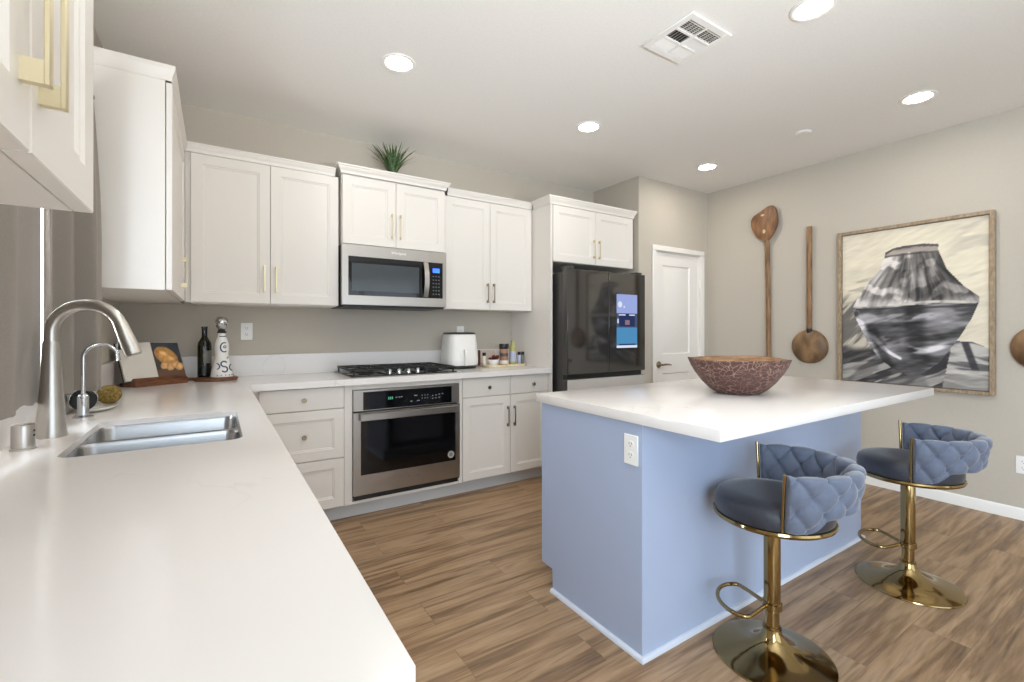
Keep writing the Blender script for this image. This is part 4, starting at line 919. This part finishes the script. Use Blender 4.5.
# ------------------------------------------------------------------ ceiling fittings
first = None
spots = ((.829, 2.420, 'recessed ceiling light above the left wall cabinets'), (2.221, 2.452, 'recessed ceiling light in front of the fridge cabinet'), (3.645, 2.489, 'recessed ceiling light nearest the pantry door'), (3.656, 1.040, 'recessed ceiling light nearest the pot painting'), (2.243, 1.004, 'recessed ceiling light cut by the top of the photo right of the vent'), (.83, 1.0, 'recessed ceiling light over the sink side of the floor'))
for i, (x, y, lb) in enumerate(spots):
    if first is None:
        first = thing('recessed_light', lb, 'ceiling light', (x, y, H), 'recessed ceiling lights')
        g = G(); g.lathe([(.066, -.001), (.070, -.004), (.086, -.006), (.092, -.003), (.093, -.0005)], (x, y, H), 40, caps=False); build(g, 'trim_ring', 'trim', first)
        g = G(); g.lathe([(.0665, -.0015), (.05, -.0035), (0, -.004)], (x, y, H), 32, caps=False); build(g, 'lens', 'lens', first)
    else:
        c = copy_tree(first); c.location = (x, y, H); c['label'] = lb
av = thing('ceiling_vent', 'square white air vent in the ceiling with six small louvre fields', 'vent', (1.958, 1.450, H)); vx0, vx1, vy0, vy1 = 1.805, 2.112, 1.305, 1.598
g = G()
for (a, b, c, d) in ((vx0, vx0+.035, vy0, vy1), (vx1-.035, vx1, vy0, vy1), (vx0+.035, vx1-.035, vy0, vy0+.035), (vx0+.035, vx1-.035, vy1-.035, vy1)): g.box(a, b, c, d, H-.010, H-.001, .002)
mx = (vx0+vx1)/2; fy = [vy0+.035+(vy1-vy0-.07)*k/3 for k in range(4)]; g.box(mx-.006, mx+.006, vy0+.035, vy1-.035, H-.010, H-.002)
for y in fy[1:3]: g.box(vx0+.035, vx1-.035, y-.006, y+.006, H-.0102, H-.0022)
build(g, 'frame', 'trim', av)
g = G(); g.box(vx0+.03, vx1-.03, vy0+.03, vy1-.03, H-.0018, H-.0005); build(g, 'duct', 'gap', av)
def louvre(x0, x1, y0, y1, along, sgn):
    g = G(); n = 6
    for k in range(n):
        f = (k+.5)/n
        if along == 'x':
            y = y0+(y1-y0)*f; g.faces([(x0, y-.006*sgn, H-.002), (x1, y-.006*sgn, H-.002), (x1, y+.006*sgn, H-.0095), (x0, y+.006*sgn, H-.0095)], [(0, 1, 2, 3)])
        else:
            x = x0+(x1-x0)*f; g.faces([(x-.006*sgn, y0, H-.002), (x-.006*sgn, y1, H-.002), (x+.006*sgn, y1, H-.0095), (x+.006*sgn, y0, H-.0095)], [(0, 1, 2, 3)])
    build(g, 'louvre', 'trim', av)
xl, xr = (vx0+.036, mx-.007), (mx+.007, vx1-.036); yr = [(fy[k]+.007, fy[k+1]-.007) for k in range(3)]
louvre(*xl, *yr[0], 'x', -1); louvre(*xr, *yr[0], 'x', -1); louvre(*xl, *yr[1], 'y', -1); louvre(*xr, *yr[1], 'y', 1); louvre(*xl, *yr[2], 'x', 1); louvre(*xr, *yr[2], 'x', 1)
for xs in (xl, xr):
    g = G()
    for k in range(1, 5): q = xs[0]+(xs[1]-xs[0])*k/5; g.box(q-.0015, q+.0015, *yr[0], H-.0098, H-.0085)
    g.box(*xs, yr[0][0]-.003, yr[0][0], H-.0098, H-.0085); build(g, 'louvre_bars', 'trim', av)
g = G(); g.lathe([(.052, -.0005), (.052, -.006), (.047, -.012), (.02, -.014), (0, -.014)], (3.596, 1.676, H), 36)
single(g, 'sprinkler_cover', 'ceiling', 'small flat white disc on the ceiling toward the painting wall', 'ceiling disc', (3.596, 1.676, H))

# ------------------------------------------------------------------ curtains
rod = thing('curtain_rod', 'dark rod above the sink window carrying the grey curtains', 'curtain rod', (-.39, 1.6, 2.12))
RX, RZ = -.402, 2.10
g = G(); g.cyl((RX, .93, RZ), (RX, 2.29, RZ), .009, n=14); build(g, 'pole', 'dark', rod)
for y in (.93, 2.30):
    g = G(); g.lathe([(.010, -.018), (.017, -.014), (.017, .014), (.010, .018)], (0, 0, 0), 18); g.tf(Matrix.Translation((RX, y, RZ)) @ Matrix.Rotation(R(90), 4, 'X')); build(g, 'finial', 'dark', rod)
for y in (.96, 2.27):
    g = G(); g.box(-.484, RX, y-.008, y+.008, RZ-.01, RZ+.01); build(g, 'bracket', 'dark', rod)
def curtain(knots, zb, label, ztop=2.083):
    """knots: (y, x at the hem) fold by fold; the folds soften toward the rod"""
    nv_ = 26; g = G(); rows = []; K = len(knots); ys, xs = [], []
    for i in range((K-1)*14+1):                                   # smooth curve through the fold points
        u = i/14; k = min(int(u), K-2); f = u-k; c = f*f*(3-2*f)
        ys.append(knots[k][0]*(1-f)+knots[k+1][0]*f); xs.append(knots[k][1]*(1-c)+knots[k+1][1]*c)
    for j in range(nv_):
        f = j/(nv_-1); z = zb+(ztop-zb)*f; lean = max(0, (f-.5)/.5)**1.5; row = []
        for i, (y, x) in enumerate(zip(ys, xs)):
            xx = x*(1-lean)+(-.432+.6*(x+.44))*lean; sway = .006*math.sin(5*f+i*.11)
            row.append(g.bm.verts.new((xx, y+sway*(0 < i < len(ys)-1), z+.004*math.sin(i*.4)*(1-f))))
        rows.append(row)
    back = [[g.bm.verts.new(v.co+Vector((-.003, 0, 0))) for v in r] for r in rows]
    for a, b, c, d in zip(rows, rows[1:], back, back[1:]):
        for i in range(len(ys)-1): g.bm.faces.new((a[i], a[i+1], b[i+1], b[i])); g.bm.faces.new((c[i+1], c[i], d[i], d[i+1]))
        for i in (0, -1): g.bm.faces.new((a[i], b[i], d[i], c[i]))
    for r, q in ((rows[0], back[0]), (rows[-1], back[-1])):
        for i in range(len(ys)-1): g.bm.faces.new((r[i], q[i], q[i+1], r[i+1]))
    return single(g, 'curtain', 'curtain', label, 'curtain', (-.44, knots[K//2][0], zb), 'curtains at the sink window', ang=70)
curtain([(.95, -.46), (1.05, -.415), (1.14, -.465), (1.25, -.42), (1.36, -.468), (1.46, -.425), (1.53, -.455), (1.60, -.409), (1.625, -.43), (1.66, -.466), (1.74, -.444), (1.84, -.436), (1.895, -.436), (1.922, -.4475)], 1.014, 'grey curtain panel hanging on the camera side of the window gap')
curtain([(1.978, -.4475), (2.005, -.436), (2.035, -.440), (2.06, -.464), (2.12, -.474), (2.16, -.468), (2.19, -.422), (2.205, -.452), (2.235, -.428), (2.255, -.440), (2.28, -.372), (2.298, -.362), (2.315, -.40)], 1.000, 'grey curtain panel hanging against the far wall cabinet')

# ------------------------------------------------------------------ bar stools
def make_stool(label):
    t = thing('bar_stool', label, 'bar stool', (0, 0, 0), 'swivel bar stools at the island')
    g = G(); g.lathe([(.204, 0), (.206, .003), (.204, .007), (.185, .012), (.150, .0175), (.110, .027), (.076, .042), (.052, .060), (.037, .080), (.031, .098), (.029, .104)], n=72); build(g, 'base', 'gold', t, ang=30)
    g = G(); g.lathe([(.0315, .1045), (.0315, .112), (.0245, .114), (.0245, .172)], n=32); g.lathe([(.0275, .1725), (.0285, .176), (.0285, .490), (.027, .494)], n=32); build(g, 'column', 'gold', t)
    g = G(); pts = []
    for i in range(48):
        a = 2*PI*i/48; yv = .084-.084*math.cos(a)
        pts.append((.112*math.sin(a)*(.30+.70*min(1, yv/.08)), yv+.020, .190))
    g.tube(pts, .0075, 12, closed=True); g.lathe([(.029, .176), (.034, .179), (.034, .201), (.029, .204)], n=28); build(g, 'footrest', 'gold', t)
    g = G(); g.lathe([(.06, .494), (.09, .498), (.09, .512), (.197, .520), (.203, .524), (.206, .531), (.203, .538), (.195, .540), (0, .540)], n=64); build(g, 'seat_ring', 'gold', t)
    g = G(); g.lathe([(.196, .5405), (.200, .552), (.200, .580), (.194, .600), (.178, .612), (.12, .620), (0, .624)], n=64); build(g, 'cushion', 'velvetdark', t)
    # woven backrest: a curved band whose both faces swell into interlaced leaf-shaped pads
    PH = R(90.5); nphi, ns = 210, 84; g = G(); rings = []
    def pads(m, v):
        best = 0
        for k in range(-1, 7):
            off = .5 if k % 2 else 0
            du = ((m/.086-off+.5) % 1-.5)*.086; dv = v-.001-k*.058
            if abs(dv) >= .052: continue
            hw = .0435*(1-(abs(dv)/.052)**1.7)
            if abs(du) < hw: best = max(best, (1-(du/hw)**2)**.5*(1-(dv/.052)**2)**.35*(1.0 if k % 2 else .9))
        return best
    for i in range(nphi):
        ph = -PH+2*PH*i/(nphi-1); k = abs(ph)/PH; ce = 1-k**3
        zb = .546+.058*(1-sm1(.60, .82, k)); ztp = .736+.006*ce; ring = []
        rb = .190+.030*ce; rt = .226+.034*ce; e = min(1, (1-k)/.02+.15)
        for j in range(ns):
            a = 2*PI*j/ns; ca, sa = math.cos(a), math.sin(a)
            tt = .5+.5*math.copysign(abs(sa)**.75, sa); wv = math.copysign(abs(ca)**.55, ca)
            z = zb+(ztp-zb)*tt; rc = rb+(rt-rb)*((z-.546)/.20); m = ph*.235
            d = pads(m, z-.560); th = (.003+.031*d)*e
            ring.append((math.sin(ph)*(rc+wv*th), -math.cos(ph)*(rc+wv*th), z+(.006*d if tt > .8 else 0)-(.004*d if tt < .2 else 0)))
        rings.append([g.bm.verts.new(p) for p in ring])
    for a, b in zip(rings, rings[1:]):
        for j in range(ns): g.bm.faces.new((a[j], a[(j+1) % ns], b[(j+1) % ns], b[j]))
    g.bm.faces.new(rings[0][::-1]); g.bm.faces.new(rings[-1]); build(g, 'backrest', 'velvet', t, ang=60)
    for sg in (-1, 1):
        a = sg*R(92.5); g = G(); f = lambda r, z: (math.sin(a)*r, -math.cos(a)*r, z)
        g.tube([f(.196, .528), f(.198, .56), f(.226, .69), f(.240, .7475)], .0058, 10); build(g, 'back_post', 'gold', t)
    return t
def sm1(a, b, x): q = min(1, max(0, (x-a)/(b-a))); return q*q*(3-2*q)
s1 = make_stool('nearer blue velvet bar stool with woven back and gold base')
s1.location = (1.762, .930, 0); s1.rotation_euler = (0, 0, R(39))
s2 = copy_tree(s1); s2['label'] = 'farther blue velvet bar stool, closer to the pot painting, on a gold base'
s2.location = (2.812, .838, 0); s2.rotation_euler = (0, 0, R(22))
